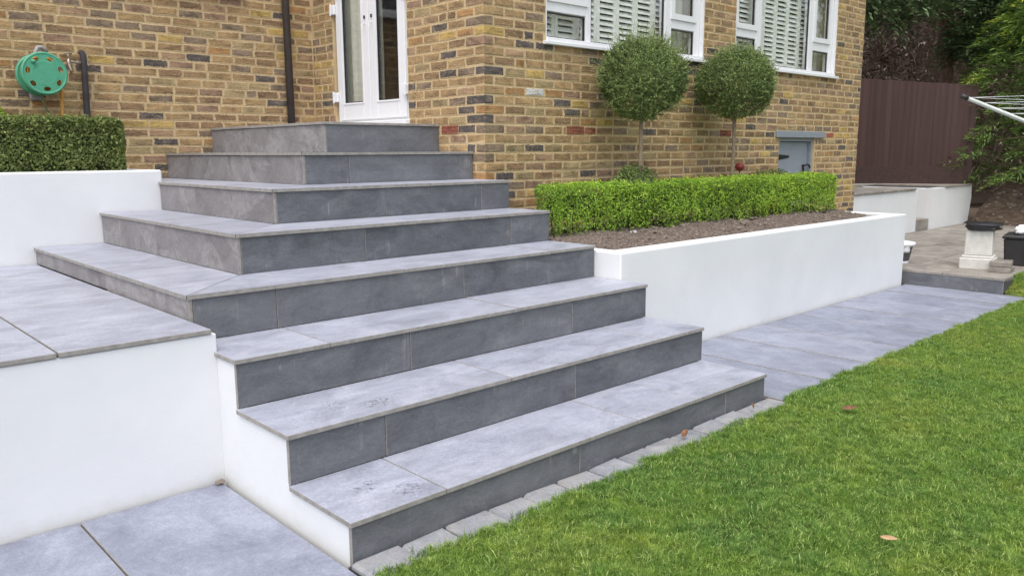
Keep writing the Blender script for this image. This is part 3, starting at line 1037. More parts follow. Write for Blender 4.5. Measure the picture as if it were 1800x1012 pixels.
def shutter(x0, x1, n, label):
    y = YC+.19
    s = empty('plantation_shutter', (x0, y, 2.37), label, 'shutter', 'shutters behind the front windows')
    pw = (x1-x0)/n
    slat_cache = None
    for k in range(n):
        a = x0+k*pw
        fr = MB()
        stw = .042
        fr.box(a+.001, a+stw, y-.014, y+.014, 2.37, 3.53, c=.002); fr.box(a+pw-stw, a+pw-.001, y-.014, y+.014, 2.37, 3.53, c=.002)
        fr.box(a+stw+.0005, a+pw-stw-.0005, y-.0135, y+.0135, 2.371, 2.43); fr.box(a+stw+.0005, a+pw-stw-.0005, y-.0135, y+.0135, 3.46, 3.529)
        p_ = fr.build('panel', M['upvc_shade'], s)
        if slat_cache is None:
            h, t = (pw-2*stw)/2-.002, .0045
            prof = [(-.031, 0), (-.018, t), (.018, t), (.031, 0), (.018, -t), (-.018, -t)]
            V = []; n6 = 6
            for sx in (-h, h):
                for u, v in prof:
                    ca, sa = math.cos(R(52)), math.sin(R(52))
                    V.append((sx, u*ca-v*sa, u*sa+v*ca))
            F = [tuple(range(5, -1, -1)), tuple(range(6, 12))]+[(i, (i+1) % 6, 6+(i+1) % 6, 6+i) for i in range(6)]
            slat_cache = bpy.data.meshes.new('slat'); slat_cache.from_pydata(V, [], F); slat_cache.materials.append(M['upvc_shade'])
        z = 2.46
        while z < 3.45:
            o = bpy.data.objects.new('slat', slat_cache)
            o.location = (a+pw/2, y, z)
            link(o, p_)
            z += .052
    return s
shutter(.70, 2.62, 7, 'pale slatted shutter inside the window nearer the door')
shutter(3.57, 5.47, 7, 'pale slatted shutter inside the window at the far house corner')
def drape(name, x0, x1, y, z0, z1, mat, label, cat, along='x', amp=.018, per=.09):
    nx = int(abs(x1-x0)/.008)
    V = []
    for j in range(2):
        for i in range(nx+1):
            u = x0+(x1-x0)*i/nx
            o = amp*math.sin(u/per*6.283)+.4*amp*math.sin(u/per*2.9+1)
            z = (z0, z1)[j]
            V.append((u, y+o, z) if along == 'x' else (y+o, u, z))
    nn = nx+1
    V += [((a, b_+.004, c) if along == 'x' else (a+.004, b_, c)) for a, b_, c in V]
    F = [(i, i+1, nn+i+1, nn+i) for i in range(nx)]+[(2*nn+i, 3*nn+i, 3*nn+i+1, 2*nn+i+1) for i in range(nx)]
    m_ = MB(); m_.add(V, F)
    o = m_.build(name, mat, smooth=True)
    tagp(o, label, cat)
    return o
drape('curtain', 2.63, 3.0, YC+.2, 2.3, 3.6, M['curtain'], 'pale curtain behind the narrow pane beside the nearer shutter', 'curtain', amp=.008, per=.12)
drape('curtain', 5.48, 5.86, YC+.2, 2.3, 3.6, M['curtain'], 'pale curtain in the last pane by the house corner', 'curtain', amp=.008, per=.12)

# ---- french door
dr = empty('french_door', (0, 4.13, 1.7)); dr.parent = house; dr.matrix_parent_inverse = Matrix.Translation(house.location).inverted()
DX = .03
y0, y1 = 3.545, 4.727
f_ = MB()
f_.box(DX, DX+.07, y0, y0+.05, 1.745, 3.8, c=.004); f_.box(DX, DX+.07, y1-.06, y1, 1.745, 3.8, c=.004); f_.box(DX+.001, DX+.069, y0+.0505, y1-.0605, 3.74, 3.8, c=.004)
f_.box(DX+.002, DX+.068, y0+.0505, y1-.0605, 1.745, 1.79, c=.003)
f_.build('frame', M['upvc'], dr)
one('threshold', [M['upvc']], dr, -.05, DX+.07, y0-.03, y1+.005, 1.69, 1.742, c=.006)
def leaf(a, b_, ga, gb):
    s = MB(); x0, x1 = DX-.022, DX+.03
    zb, zt_ = 1.765, 3.735
    s.box(x0, x1, a, ga, zb, zt_, c=.005); s.box(x0, x1, gb, b_, zb, zt_, c=.005)
    s.box(x0+.0005, x1-.0005, ga+.0005, gb-.0005, zb, 1.925, c=.004); s.box(x0+.0005, x1-.0005, ga+.0005, gb-.0005, 3.63, zt_, c=.004)
    # raised beads round the glass
    s.box(x0-.006, x0-.0006, ga-.018, ga-.002, 1.91, 3.645, c=.002); s.box(x0-.006, x0-.0006, gb+.002, gb+.018, 1.91, 3.645, c=.002)
    s.box(x0-.006, x0-.0006, ga-.0015, gb+.0015, 1.908, 1.922, c=.002)
    s.build('leaf', M['upvc'], dr)
    gk = MB(); gk.box(x0+.012, x1-.01, ga+.0006, ga+.008, 1.926, 3.629); gk.box(x0+.012, x1-.01, gb-.008, gb-.0006, 1.926, 3.629); gk.box(x0+.0122, x1-.0102, ga+.0085, gb-.0085, 1.926, 1.934)
    gk.build('gasket', M['gasket'], dr)
    one('pane', [M['glass']], dr, x0+.02, x0+.024, ga+.004, gb-.004, 1.93, 3.625)
leaf(3.572, 4.122, 3.672, 4.012)
leaf(4.13, 4.69, 4.25, 4.585)
for yy, zz in ((4.70, 1.985), (4.70, 2.80), (3.56, 2.0), (3.56, 2.85)):
    hb = MB(); hb.box(-.022, .0075, yy-.028, yy+.028, zz-.045, zz+.045, c=.006)
    hb.box(-.034, -.0225, yy-.012+(.02 if yy > 4 else -.02), yy+.012+(.02 if yy > 4 else -.02), zz-.055, zz+.055, c=.004)
    hb.build('hinge', M['upvc'], dr)
for yy in (4.07, 4.185):
    MB().box(-.004, .0075, yy-.008, yy+.008, 2.66, 2.69, c=.002).build('keyhole', M['gasket'], dr)
    MB().tube([(.005, yy, 2.62), (-.025, yy, 2.62), (-.03, yy, 2.575)], .006, 6).build('handle', M['upvc'], dr)
one('lintel', [M['mortar']], dr, REC+.01, .27, 3.537, 4.733, 3.805, 3.86)
drape('curtain', 4.29, 4.72, .13, 1.7, 3.75, M['curtain'], 'sage green curtain behind the door leaf next to the downpipe', 'curtain', 'y', .012, .11)
drape('curtain', 4.07, 4.16, .12, 1.7, 3.75, M['curtain'], 'narrow gathered curtain edge behind the right-hand door leaf', 'curtain', 'y', .012, .05)

# ---- window above the terrace wall (seen mirrored in the door glass)
wk = empty('window', (-1.3, YA, 2.9)); wk.parent = house; wk.matrix_parent_inverse = Matrix.Translation(house.location).inverted()
a, b_, c, d = OPEN_A[0]
f_ = MB()
yy = YA+.04
f_.box(a, a+.07, yy, yy+.07, c+.0705, d); f_.box(b_-.07, b_, yy, yy+.07, c+.0705, d); f_.box(a, b_, yy+.001, yy+.069, c, c+.07); f_.box((a+b_)/2-.04, (a+b_)/2+.04, yy+.0005, yy+.0695, c+.0705, d)
f_.build('frame', M['upvc'], wk)
one('sill', [M['upvc']], wk, a-.04, b_+.04, YA-.05, yy-.0005, c-.03, c+.03, c=.004)
one('pane', [M['glass']], wk, a+.071, (a+b_)/2-.041, yy+.03, yy+.034, c+.071, d-.001)
one('pane', [M['glass']], wk, (a+b_)/2+.041, b_-.071, yy+.03, yy+.034, c+.071, d-.001)
one('room_back', [M['room']], wk, a-.1, b_+.1, YA+.6, YA+.62, c-.2, d)

# ------------------------------------------------------------------ pipes, tap, hose reel
dp = empty('downpipe', (-.31, YA-.06, 1.69), 'dark brown rainwater downpipe in the brick corner beside the door', 'pipe')
MB().tube([(-.30, YA-.055, 1.69), (-.305, YA-.055, 3.3), (-.305, YA-.055, 5.3)], .036, 16).build('pipe', M['brown_pipe'], dp, True)
MB().tube([(-.304, YA-.055, 2.985), (-.304, YA-.055, 3.05)], .042, 16).box(-.37, -.24, YA-.02, YA-.002, 2.99, 3.04).build('bracket', M['brown_pipe'], dp)

tp = empty('garden_tap', (-2.15, YA-.04, 1.4), 'lagged black water pipe on the wall with a small brass tap', 'tap')
MB().tube([(-2.16, YA-.045, 1.27), (-2.157, YA-.045, 1.8), (-2.147, YA-.045, 2.22), (-2.147, YA-.04, 2.265), (-2.15, YA-.02, 2.285), (-2.15, YA+.0, 2.285)], [.025, .025, .0235, .024, .022, .022], 12).build('lagged_pipe', M['black_foam'], tp, True)
t_ = MB()
t_.tube([(-2.17, YA-.045, 2.2), (-2.2, YA-.045, 2.2), (-2.215, YA-.05, 2.2), (-2.27, YA-.075, 2.2)], [.02, .016, .011, .013], 10)
t_.tube([(-2.27, YA-.075, 2.225), (-2.27, YA-.075, 2.19), (-2.268, YA-.085, 2.16), (-2.262, YA-.095, 2.13), (-2.26, YA-.096, 2.11)], [.014, .018, .015, .013, .015], 10)
t_.tube([(-2.27, YA-.075, 2.22), (-2.27, YA-.075, 2.26)], .006, 8)
t_.tube([(-2.3, YA-.075, 2.262), (-2.24, YA-.075, 2.262)], .006, 8)
t_.build('brass_tap', M['brass'], tp, True)

hr = empty('hose_reel', (-2.505, YA-.14, 2.1), 'round green hose reel hung on the brick wall above the dark hedge', 'hose reel')
def disc(yf, rad, zc, xc, name, spokes=True):
    """drum flange facing -Y with oval hand holes"""
    mb = MB()
    nseg = 196
    def ring(r_, y_): return [(xc+r_*math.cos(2*math.pi*k/nseg), y_, zc+r_*math.sin(2*math.pi*k/nseg)) for k in range(nseg)]
    rr = [.0, .071, .073, .0755, .078, .1, .104]+[.108+.0035*q for q in range(15)]+[.164, .170, .176, .177]
    yy_ = [-.010, -.010, -.0045, -.0045, -.010, -.010, -.009]+[-.009]*15+[-.010, -.013, -.009, .012]
    rr = [q*rad/.176 for q in rr]
    V = []
    for r_, o in zip(rr, yy_): V += ring(max(r_, .001), yf+o)
    def hole(r_, w):
        for h in range(7):
            c0 = 2*math.pi*(h+.32)/7
            dw = (w-c0+math.pi) % (2*math.pi)-math.pi
            if (dw*.132/.027)**2+((r_-.132*rad/.176)/.017)**2 < 1: return True
        return False
    F = []
    for i in range(len(rr)-1):
        for k in range(nseg):
            rm_ = (rr[i]+rr[i+1])/2; w = 2*math.pi*(k+.5)/nseg
            if spokes and 6 <= i <= 20 and hole(rm_, w): continue
            F.append((i*nseg+k, i*nseg+(k+1) % nseg, (i+1)*nseg+(k+1) % nseg, (i+1)*nseg+k))
    mb.add(V, F)
    o = mb.build(name, M['green_plastic'], hr)
    so = o.modifiers.new('thick', 'SOLIDIFY'); so.thickness = .006; so.offset = -1
    return o
RX, RZ_ = -2.505, 2.078
disc(YA-.275, .157, RZ_, RX, 'front_flange')
disc(YA-.10, .155, RZ_, RX, 'back_flange')
MB().lathe([(.085, .1), (.085, .265)], 28, 'y', at=(RX, YA, RZ_)).build('drum', M['green_plastic'], hr)
ho = MB()
for q in range(7):
    yq = YA-.125-q*.021
    ho.tube([(RX+.1*math.cos(w*.2618), yq, RZ_+.105*math.sin(w*.2618)) for w in range(25)], .0105, 6, cap=False)
    ho.tube([(RX+.122*math.cos(w*.2618), yq+.01, RZ_+.128*math.sin(w*.2618)) for w in range(25)], .0105, 6, cap=False) if q in (1, 2, 3, 5) else None
ho.build('wound_hose', M['orange_hose'], hr, True)
MB().tube([(RX-.075, YA-.286, RZ_+.085), (RX-.075, YA-.318, RZ_+.085)], [.017, .014], 14).build('winding_knob', M['green_plastic'], hr, True)
br_ = MB()
br_.tube([(RX-.02, YA-.02, 1.9), (RX-.05, YA-.05, 1.94), (RX-.03, YA-.07, 2.1), (RX+.0, YA-.075, 2.26), (RX+.02, YA-.07, 2.295), (RX+.05, YA-.065, 2.30), (RX+.085, YA-.05, 2.265)], .017, 8)
br_.box(RX-.06, RX+.03, YA-.06, YA-.004, 1.885, 1.95, c=.006); br_.box(RX-.04, RX+.1, YA-.09, YA-.004, 2.05, 2.12, c=.004)
br_.build('bracket', M['grey_plastic'], hr, True)
MB().tube([(RX+.12, YA-.2, 2.04), (RX+.13, YA-.195, 1.93), (RX+.128, YA-.19, 1.83), (RX+.12, YA-.19, 1.72), (RX+.115, YA-.2, 1.6)], .012, 8).build('hanging_hose', M['orange_hose'], hr, True)
MB().tube([(RX+.0, YA-.1, 1.93), (RX+.02, YA-.09, 1.86), (RX+.05, YA-.08, 1.78), (RX+.06, YA-.09, 1.65)], .006, 6).build('feed_hose', M['green_hose'], hr, True)

# ------------------------------------------------------------------ hedges, bushes and ball trees
def hedge_leaves(n, x0, x1, yf, th, z0, z1, size, seed, endround=.06):
    """leaves in the outer shell of a clipped box; yf(x) = front line"""
    r_ = np.random.default_rng(seed)
    L_, H_ = x1-x0, z1-z0
    areas = np.array([L_*H_, L_*th, L_*H_*.3, th*H_, th*H_])
    face = r_.choice(5, n, p=areas/areas.sum())
    u = r_.random(n); v = r_.random(n)
    d = r_.exponential(.028, n).clip(0, .12)
    X = np.where(face == 3, x0+d, np.where(face == 4, x1-d, x0+u*L_))
    Yo = np.where(face == 0, d, np.where(face == 2, th-d, np.where(face >= 3, u*th, v*th)))
    Z = np.where(face == 1, z1-d, z0+v*H_)
    P = np.stack([X, Yo, Z], 1)
    N = np.zeros((n, 3))
    N[face == 0] = (0, -1, .15); N[face == 1] = (0, 0, 1); N[face == 2] = (0, 1, .1); N[face == 3] = (-1, 0, .1); N[face == 4] = (1, 0, .1)
    # round the long edges and make the clipped surface uneven
    cxx = np.clip(P[:, 0], x0+endround*1.6, x1-endround*1.6); cyy = np.clip(P[:, 1], endround, th-endround); czz = np.clip(P[:, 2], z0, z1-endround)
    dv = P-np.stack([cxx, cyy, czz], 1)
    ln = np.linalg.norm(dv, axis=1)
    s = np.where(ln > endround*1.1, endround*1.1/np.maximum(ln, 1e-6), 1)
    P = np.stack([cxx, cyy, czz], 1)+dv*s[:, None]
    P += N*(wob(P, 9, seed)*.022+wob(P, 26, seed+1)*.018)[:, None]
    t = (P[:, 2]-z0)/H_
    low = t < .3                                  # thinner, ragged foot
    keep = ~(low & (r_.random(n) > .2+t*2.4+.2*np.sin(P[:, 0]*17)+.15*np.sin(P[:, 0]*41)))
    P, N, d, face, t = P[keep], N[keep], d[keep], face[keep], t[keep]
    P[:, 1] += yf(P[:, 0])
    nn = unit(N+r_.normal(size=P.shape)*.75+np.array([0, 0, .35]))
    V, F = leaves(P, nn, size*r_.uniform(.65, 1.25, len(P)), .58)
    tone = .42+wob(P, 4, seed+3)*.12+wob(P, 21, seed+6)*.1+r_.normal(size=len(P))*.17
    # young sprigs standing out of the clipped faces
    m2 = int(n*.011)
    xs_ = r_.uniform(x0+.04, x1-.04, m2); topf = r_.random(m2) < .6
    b0 = np.stack([xs_, np.where(topf, r_.uniform(.02, th-.02, m2), 0.0), np.where(topf, z1-.01, r_.uniform(z0+.12, z1, m2))], 1)
    b0[:, 1] += yf(xs_)
    dr_ = np.where(topf[:, None], np.array([0, -.1, 1.0]), np.array([0, -1.0, .5]))+r_.normal(size=(m2, 3))*.35
    ln = r_.uniform(.012, .05, m2)
    q = 7
    tt = r_.random((m2, q))
    pp = (b0[:, None]+unit(dr_)[:, None]*(tt*ln[:, None])[..., None]).reshape(-1, 3)+r_.normal(size=(m2*q, 3))*.005
    V2, F2 = leaves(pp, unit(r_.normal(size=pp.shape)+np.array([0, -.4, .6])), size*r_.uniform(.6, 1.1, len(pp)), .55)
    F2 = F2+len(V)
    tone2 = .55+.2*tt.ravel()+r_.normal(size=m2*q)*.12
    return np.concatenate([V, V2]), np.concatenate([F, F2]), np.repeat(np.concatenate([tone, tone2]), 2)

hf = lambda x: 1.90-.031*np.asarray(x)
hd = empty('box_hedge', (2.3, 2.0, .8), 'long bright green clipped box hedge in the white planter', 'hedge')
V, F, T = hedge_leaves(74000, .18, 4.53, hf, .31, .80, 1.195, .0165, 3)
arrays_mesh('foliage', V, F, M['box_bright'], hd, T)
cb = MB()
cb.add(*[[(x_, float(hf(x_))+o, z_) for x_ in (.28, 4.44) for o in (.085, .225) for z_ in (.93, 1.11)], cbox(0, 1, 0, 1, 0, 1)[1]])  # solid dark box: the hedge's inner shade put into colour; real stems follow
for k in range(130):
    x_ = .24+4.22*k/129+random.uniform(-.04, .04); yv = float(hf(x_))+random.uniform(.06, .22)
    cb.tube([(x_, yv, .78), (x_+random.uniform(-.03, .03), yv+random.uniform(-.03, .03), .96)], [.006, .004], 5)
cb.build('shade_core', M['hedge_core'], hd)

hl = empty('box_hedge', (-4, 4.4, 1.3), 'dark clipped hedge in the white planter below the hose reel', 'hedge')
V, F, T = hedge_leaves(58000, -4.6, -2.1, lambda x: 4.27+0*np.asarray(x), .42, 1.26, 1.725, .022, 21)
arrays_mesh('foliage', V, F, M['box_dark'], hl, T)
MB().box(-4.5, -2.2, 4.36, 4.6, 1.3, 1.63).build('shade_core', M['hedge_core'], hl)  # plain dark box painting the shade inside this hedge

def bush(cx, cy, cz, rx, rz, n, mat, name, label, size=.02, seed=5):
    o = empty(name, (cx, cy, cz-rz), label, 'bush')
    r_ = np.random.default_rng(seed)
    d = unit(r_.normal(size=(n, 3)))
    rad = 1-r_.exponential(.13, n).clip(0, .6)
    P = d*rad[:, None]*np.array([rx, rx*.9, rz])
    P *= (1+.13*wob(P, 14, seed))[:, None]
    P = P+np.array([cx, cy, cz])
    V, F = leaves(P, unit(d+r_.normal(size=P.shape)*.7+np.array([0, 0, .3])), size*r_.uniform(.7, 1.3, n), .55)
    tone = .42+wob(P, 12, seed)*.1+r_.normal(size=n)*.15
    arrays_mesh('foliage', V, F, mat, o, np.repeat(tone, 2))
    tw = MB()
    for k in range(14):
        a = random.uniform(0, 6.28)
        tw.tube([(cx, cy, cz-rz), (cx+math.cos(a)*rx*.35, cy+math.sin(a)*rx*.35, cz), (cx+math.cos(a)*rx*.75, cy+math.sin(a)*rx*.7, cz+rz*.5)], [.006, .004, .002], 5)
    tw.build('stems', M['twig'], o)
    return o
bush(1.40, 2.13, 1.07, .235, .26, 7000, M['ball_leaf'], 'small_bush', 'small rounded green bush at the foot of the nearer ball tree', .022, 5)
bush(4.05, 2.31, 1.03, .33, .22, 6000, M['box_dark'], 'low_shrub', 'dark low shrub behind the hedge, below the grey cupboard', .022, 6)
bush(-3.02, 4.75, 1.66, .22, .24, 5000, M['box_bright'], 'small_bush', 'light green bush tip above the dark hedge at the picture edge', .022, 8)

def ball_tree(cx, cy, cz, rx, rz, label, seed, shoots, sl):
    rx, rz = rx*.96, rz*.93
    o = empty('ball_tree', (cx, cy, .8), label, 'tree', 'clipped ball trees in the planter')
    r_ = np.random.default_rng(seed)
    n = 30000
    d = unit(r_.normal(size=(n, 3)))
    rad = 1-r_.exponential(.095, n).clip(0, .5)
    sc = np.array([rx, rx*.97, rz])
    low = d[:, 2] < -.35
    P = d*rad[:, None]
    P *= (1+.1*wob(d, 3.2, seed)+.055*wob(d, 12, seed+1)+.045*wob(d, 34, seed+2))[:, None]
    P[:, 2] *= np.where(d[:, 2] < 0, .93, 1.0)
    P[:, :2] *= (1-.12*np.clip(-d[:, 2], 0, 1))[:, None]
    keep = ~((d[:, 2] < -.5) & (r_.random(n) > .5+.3*wob(d, 9, seed+8)))
    P, d, rad = P[keep]*sc, d[keep], rad[keep]
    P = P+np.array([cx, cy, cz])
    P[:, 1] = np.minimum(P[:, 1], YC-.015)
    m_ = len(P)
    ax_ = unit(d*.8+r_.normal(size=P.shape)*.6+np.array([0, 0, .5]))
    V, F = leaves(P, unit(d*.7+r_.normal(size=P.shape)*.8+np.array([0, 0, .25])), .021*r_.uniform(.6, 1.25, m_), .5, ax_)
    tone = .42+wob(P, 11, seed+4)*.1+r_.normal(size=m_)*.11
    VV, FF, TT_ = [V], [F], [np.repeat(tone, 2)]
    off = len(V)
    # new shoots standing out of the clipped ball
    tw = MB()
    ns = shoots
    for k in range(ns):
        dd = unit(r_.normal(size=(1, 3))+np.array([[-.1, -.25, .6 if k % 3 == 0 else .12]]))[0]
        b0 = np.array([cx, cy, cz])+dd*sc*.9
        dr_ = unit((dd*.7+r_.normal(size=3)*.35+np.array([0, 0, .5]))[None])[0]
        ln = r_.uniform(.05, sl) if k % 3 == 0 else r_.uniform(.05, .1)
        if b0[1]+dr_[1]*ln > YC-.02: continue
        e = b0+dr_*ln
        tw.tube([b0, (b0+e)/2+r_.normal(size=3)*.006, e], [.0022, .0017, .001], 3, cap=False)
        q = 9
        tt = r_.random(q)*.85+.15
        pp = b0+(e-b0)*tt[:, None]+r_.normal(size=(q, 3))*.006
        v_, f_2 = leaves(pp, unit(r_.normal(size=(q, 3))), .017*r_.uniform(.6, 1.2, q), .5, np.repeat(dr_[None], q, 0)+r_.normal(size=(q, 3))*.5)
        VV.append(v_); FF.append(f_2+off); TT_.append(np.repeat(.6+.2*tt+r_.normal(size=q)*.1, 2)); off += len(v_)
    cr_ = arrays_mesh('crown', np.concatenate(VV), np.concatenate(FF), M['ball_leaf'], o, np.concatenate(TT_))
    for k in range(26):
        dd = unit(r_.normal(size=(1, 3))+np.array([[0, 0, .3]]))[0]
        c0 = np.array([cx, cy, cz-rz*.75])
        tw.tube([c0, c0+(dd*sc*.5+np.array([0, 0, rz*.75]))*.6, np.array([cx, cy, cz])+dd*sc*.8], [.009, .005, .002], 5)
    t2 = tw.build('shoots', M['shoot'], o)
    t2['kind'] = 'stuff'
    MB().tube([(cx-.012, cy, .76), (cx-.006, cy, 1.15), (cx+.004, cy, 1.5), (cx, cy, cz-rz*.55)], [.021, .018, .017, .02], 10).build('trunk', M['pale_bark'], o, True)
ball_tree(1.43, 2.1, 2.05, .395, .375, 'clipped ball tree under the nearer window with the wilder shoots', 31, 1000, .2)
ball_tree(2.90, 2.1, 2.09, .40, .375, 'clipped ball tree between hedge and far window', 47, 800, .13)

# ------------------------------------------------------------------ small things in the planter and on the lawn
sl = empty('stake_light', (3.34, 2.29, .8), 'small red globe on a thin stake beside the second ball tree trunk', 'garden light')
MB().tube([(3.34, 2.29, .78), (3.34, 2.29, 1.255)], .005, 6).build('stake', M['black_iron'], sl)
MB().lathe([(.012, -.042), (.034, -.03), (.048, -.008), (.05, .01), (.042, .03), (.022, .043)], 20, 'z', at=(3.34, 2.29, 1.285)).build('globe', M['red_glass'], sl, True)
pt = MB().box(.985, 1.055, 1.83, 1.845, .785, .806, c=.002)
V = [(a+.0, b_, c) for a, b_, c in pt.v]
tagp(MB().add(V, pt.f).build('plant_tag', M['upvc']), 'small white plant tag lying on the planter soil', 'tag')
def fallen_leaf(x, y, z, ln, ang, mat, label, up_t=.0):
    n_ = 7
    V = []
    for i in range(n_):
        t = i/(n_-1)
        w_ = ln*.26*math.sin(math.pi*min(1, t*.93+.06))**.8
        c = .25*ln*(t-.5)**2
        for s in (-1, 0, 1):
            V.append((ln*(t-.5), s*w_, c+(.3*w_ if s else 0)+up_t*t*ln))
    F = [(i*3+j, i*3+j+1, i*3+j+4, i*3+j+3) for i in range(n_-1) for j in (0, 1)]
    m_ = MB(); m_.add(V, F); o = m_.build('fallen_leaf', mat, smooth=True)
    so = o.modifiers.new('thick', 'SOLIDIFY'); so.thickness = .0008
    o.location = (x, y, z); o.rotation_euler = (R(8+40*(up_t > 0)), R(-6), ang)
    tagp(o, label, 'leaf', 'leaves on the lawn and paving')
fallen_leaf(.03, -.49, .045, .085, R(-40), M['dead_leaf'], 'brown dead leaf lying flat on the middle of the lawn')
fallen_leaf(-1.36, -1.28, .042, .06, R(-75), M['pale_leaf'], 'pale tan leaf on the lawn near the picture bottom')
fallen_leaf(-.93, -.06, .022, .06, R(20), M['dead_leaf'], 'curled brown leaf against the bottom riser, middle of the step', .35)
fallen_leaf(-.27, -.06, .022, .05, R(55), M['dead_leaf'], 'curled brown leaf near the right end of the bottom riser', .4)
pb = MB(); V, F = cbox(-2.905, -2.865, 1.045, 1.075, -.016, .004, .007, .003); pb.add(V, F)
tagp(pb.build('stone_chip', M['clod']), 'small tan stone chip in the corner below the terrace wall', 'stone')

# ------------------------------------------------------------------ patio and raised patio at the far right
PZ1 = .165
pbm = MB().prism([(4.905, .14), (9.2, -.1), (11.6, 1.9), (11.6, 2.75), (4.905, 2.52)], -.2, PZ1-.03)
patio = tagp(pbm.build('patio', M['grout']), kind='structure')
one('patio_riser', [M['riser'], M['tile_edge']], patio, 4.882, 4.904, .165, 1.185, -.03, PZ1-.022, mi=[0]+[1]*25, c=.0015)
one('patio_riser', [M['riser'], M['tile_edge']], patio, 4.882, 4.904, 1.189, 2.4, -.03, PZ1-.022, mi=[0]+[1]*25, c=.0015)
xs = [4.872]
while xs[-1] < 11.2: xs.append(xs[-1]+random.choice([.6, .9, .6, .75]))
for i in range(len(xs)-1):
    y = .15 if xs[i] < 7.5 else .15+(xs[i]-7.5)*.35
    ylast = 2.5 if xs[i] < 6.4 else 2.69
    while y < ylast-.1:
        e = min(y+random.choice([.3, .6, .6, .45]), ylast)
        if ylast-e < .12: e = ylast
        one('slab', [M['sandstone']], patio, xs[i]+.005, xs[i+1]-.005, y+.005, e-.005, PZ1-.03, PZ1+random.uniform(-.003, .003), c=.004)
        y = e
RZ = .855
rb_ = MB().prism([(6.62, 2.82), (9.24, 2.82), (9.24, 4.2), (10.0, 4.2), (10.0, 2.82), (11.55, 2.82), (11.7, 3.0), (9.5, 7.5), (6.62, 7.5)], 0, RZ-.03)
raised = tagp(rb_.build('raised_patio', M['grout']), kind='structure')
for i in range(8):
    for j in range(6):
        x0, y0 = 6.63+i*.62, 2.66+j*.6
        if x0 > 9.2-.3 and x0 < 9.8 and j < 2: continue
        one('slab', [M['sandstone']], raised, x0+.005, x0+.61, y0+.005, y0+.595, RZ-.028, RZ+random.uniform(-.004, .004), c=.004)
w1 = MB().box(6.63, 9.22, 2.69, 2.815, -.05, RZ-.031, c=.008).build('retaining_wall', M['render'])
tagp(w1, 'low white wall joined to the house corner in front of the raised patio', 'wall')
w2 = empty('retaining_wall', (9.9, 2.7, 0), 'low white wall running from the patio steps to the fence', 'wall')
MB().prism([(9.88, -.05), (11.55, .2), (11.65, .6), (11.62, RZ-.031), (9.88, RZ-.031)], 2.69, 2.812, ax='y').build('front_wall', M['render'], w2)
MB().box(9.8815, 10.0, 2.8125, 4.2, -.05, RZ-.032, c=.006).build('return_wall', M['render'], w2)
ps = empty('patio_steps', (9.5, 3, PZ1), 'short stone steps between the two low white walls', 'steps')
for k in range(3):
    one('step', [M['sandstone']], ps, 9.225, 9.877, 2.74+.35*k, 3.09+.35*k if k < 2 else 4.19, PZ1-.1, PZ1+.17*(k+1), c=.006)

# bank of bare soil below the conifer
V = []
nx, ny = 26, 22
for j in range(ny):
    for i in range(nx):
        u, t = i/(nx-1), j/(ny-1)
        x = 9.0+7*u+0*t; y = 2.68-3.7*t
        edge = np.clip((x-(11.4-1.0*t))/2.4, 0, 1)
        zz = .02+.95*edge**.8*(1-.35*t)+random.uniform(-.03, .03)
        V.append((x, y, zz))
F = [(j*nx+i, (j+1)*nx+i, (j+1)*nx+i+1, j*nx+i+1) for j in range(ny-1) for i in range(nx-1)]
m_ = MB(); m_.add(V, F); tagp(m_.build('soil_bank', M['bank'], smooth=True), kind='structure')
cl = MB()
for k in range(260):
    x = random.uniform(10.2, 13); y = random.uniform(.5, 2.6); t = (2.68-y)/3.7
    edge = max(0, min(1, (x-(11.4-1.0*t))/2.4)); zz = .02+.95*edge**.8*(1-.35*t)
    s = random.uniform(.01, .035)
    V, F = cbox(x-s, x+s, y-s*1.3, y+s, zz-.02, zz+s, s*.4, s*.35); cl.add(V, F)
tagp(cl.build('bank_litter', M['clod']), 'crumbs of soil and litter strewn over the bank', 'litter', kind='stuff')

# fence of vertical boards
A = np.array([10.83, 4.46]); B = np.array([11.75, 2.86])
dv = (B-A)/np.linalg.norm(B-A); nv = np.array([-dv[1], dv[0]])
if nv@(CAM[:2]-A) < 0: nv = -nv
A0 = A-dv*2.2
LF = np.linalg.norm(B-A0)
fen = empty('board_fence', (float(B[0]), float(B[1]), .8), 'dark red brown fence of upright boards at the end of the garden', 'fence')
nb = int(LF/.098)
for k in range(nb):
    u = .098*k
    p0 = A0+dv*u; p1 = A0+dv*(u+.112)
    zt_ = 2.735+(2.57-2.735)*((u-2.2)/(LF-2.2))+random.uniform(-.006, .006)
    q0 = p0+nv*.006; q1 = p1+nv*(.03+random.uniform(-.004, .008))
    V = [(*(p0-nv*.004), .5), (*(p1-nv*.004+nv*.006), .5), (*q1, .5), (*q0, .5), (*(p0-nv*.004), zt_), (*(p1-nv*.004+nv*.006), zt_), (*q1, zt_), (*q0, zt_)]
    MB().add(V, [(0, 1, 2, 3), (7, 6, 5, 4), (0, 4, 5, 1), (1, 5, 6, 2), (2, 6, 7, 3), (3, 7, 4, 0)]).build('board', M['fence'], fen)
def obox(name, p, q, half, z0, z1, mat, parent=None):
    p, q = np.array(p), np.array(q)
    d = (q-p)/np.linalg.norm(q-p); n_ = np.array([-d[1], d[0]])*half
    c4 = [p-n_, q-n_, q+n_, p+n_]
    return MB().prism([tuple(c) for c in c4], z0, z1).build(name, mat, parent)
for u in (.6, 2.5, LF+.05):
    p = A0+dv*u-nv*.07
    obox('post', p-dv*.05, p+dv*.05, .05, .3, 2.6, M['fence'], fen)
for zz in (1.1, 2.2):
    obox('rail', A0-nv*.04, B-nv*.04, .03, zz, zz+.08, M['fence'], fen)
slp = empty('sleeper_bed', (11, 4, RZ), 'low dark timber sleeper bed along the foot of the fence', 'raised bed')
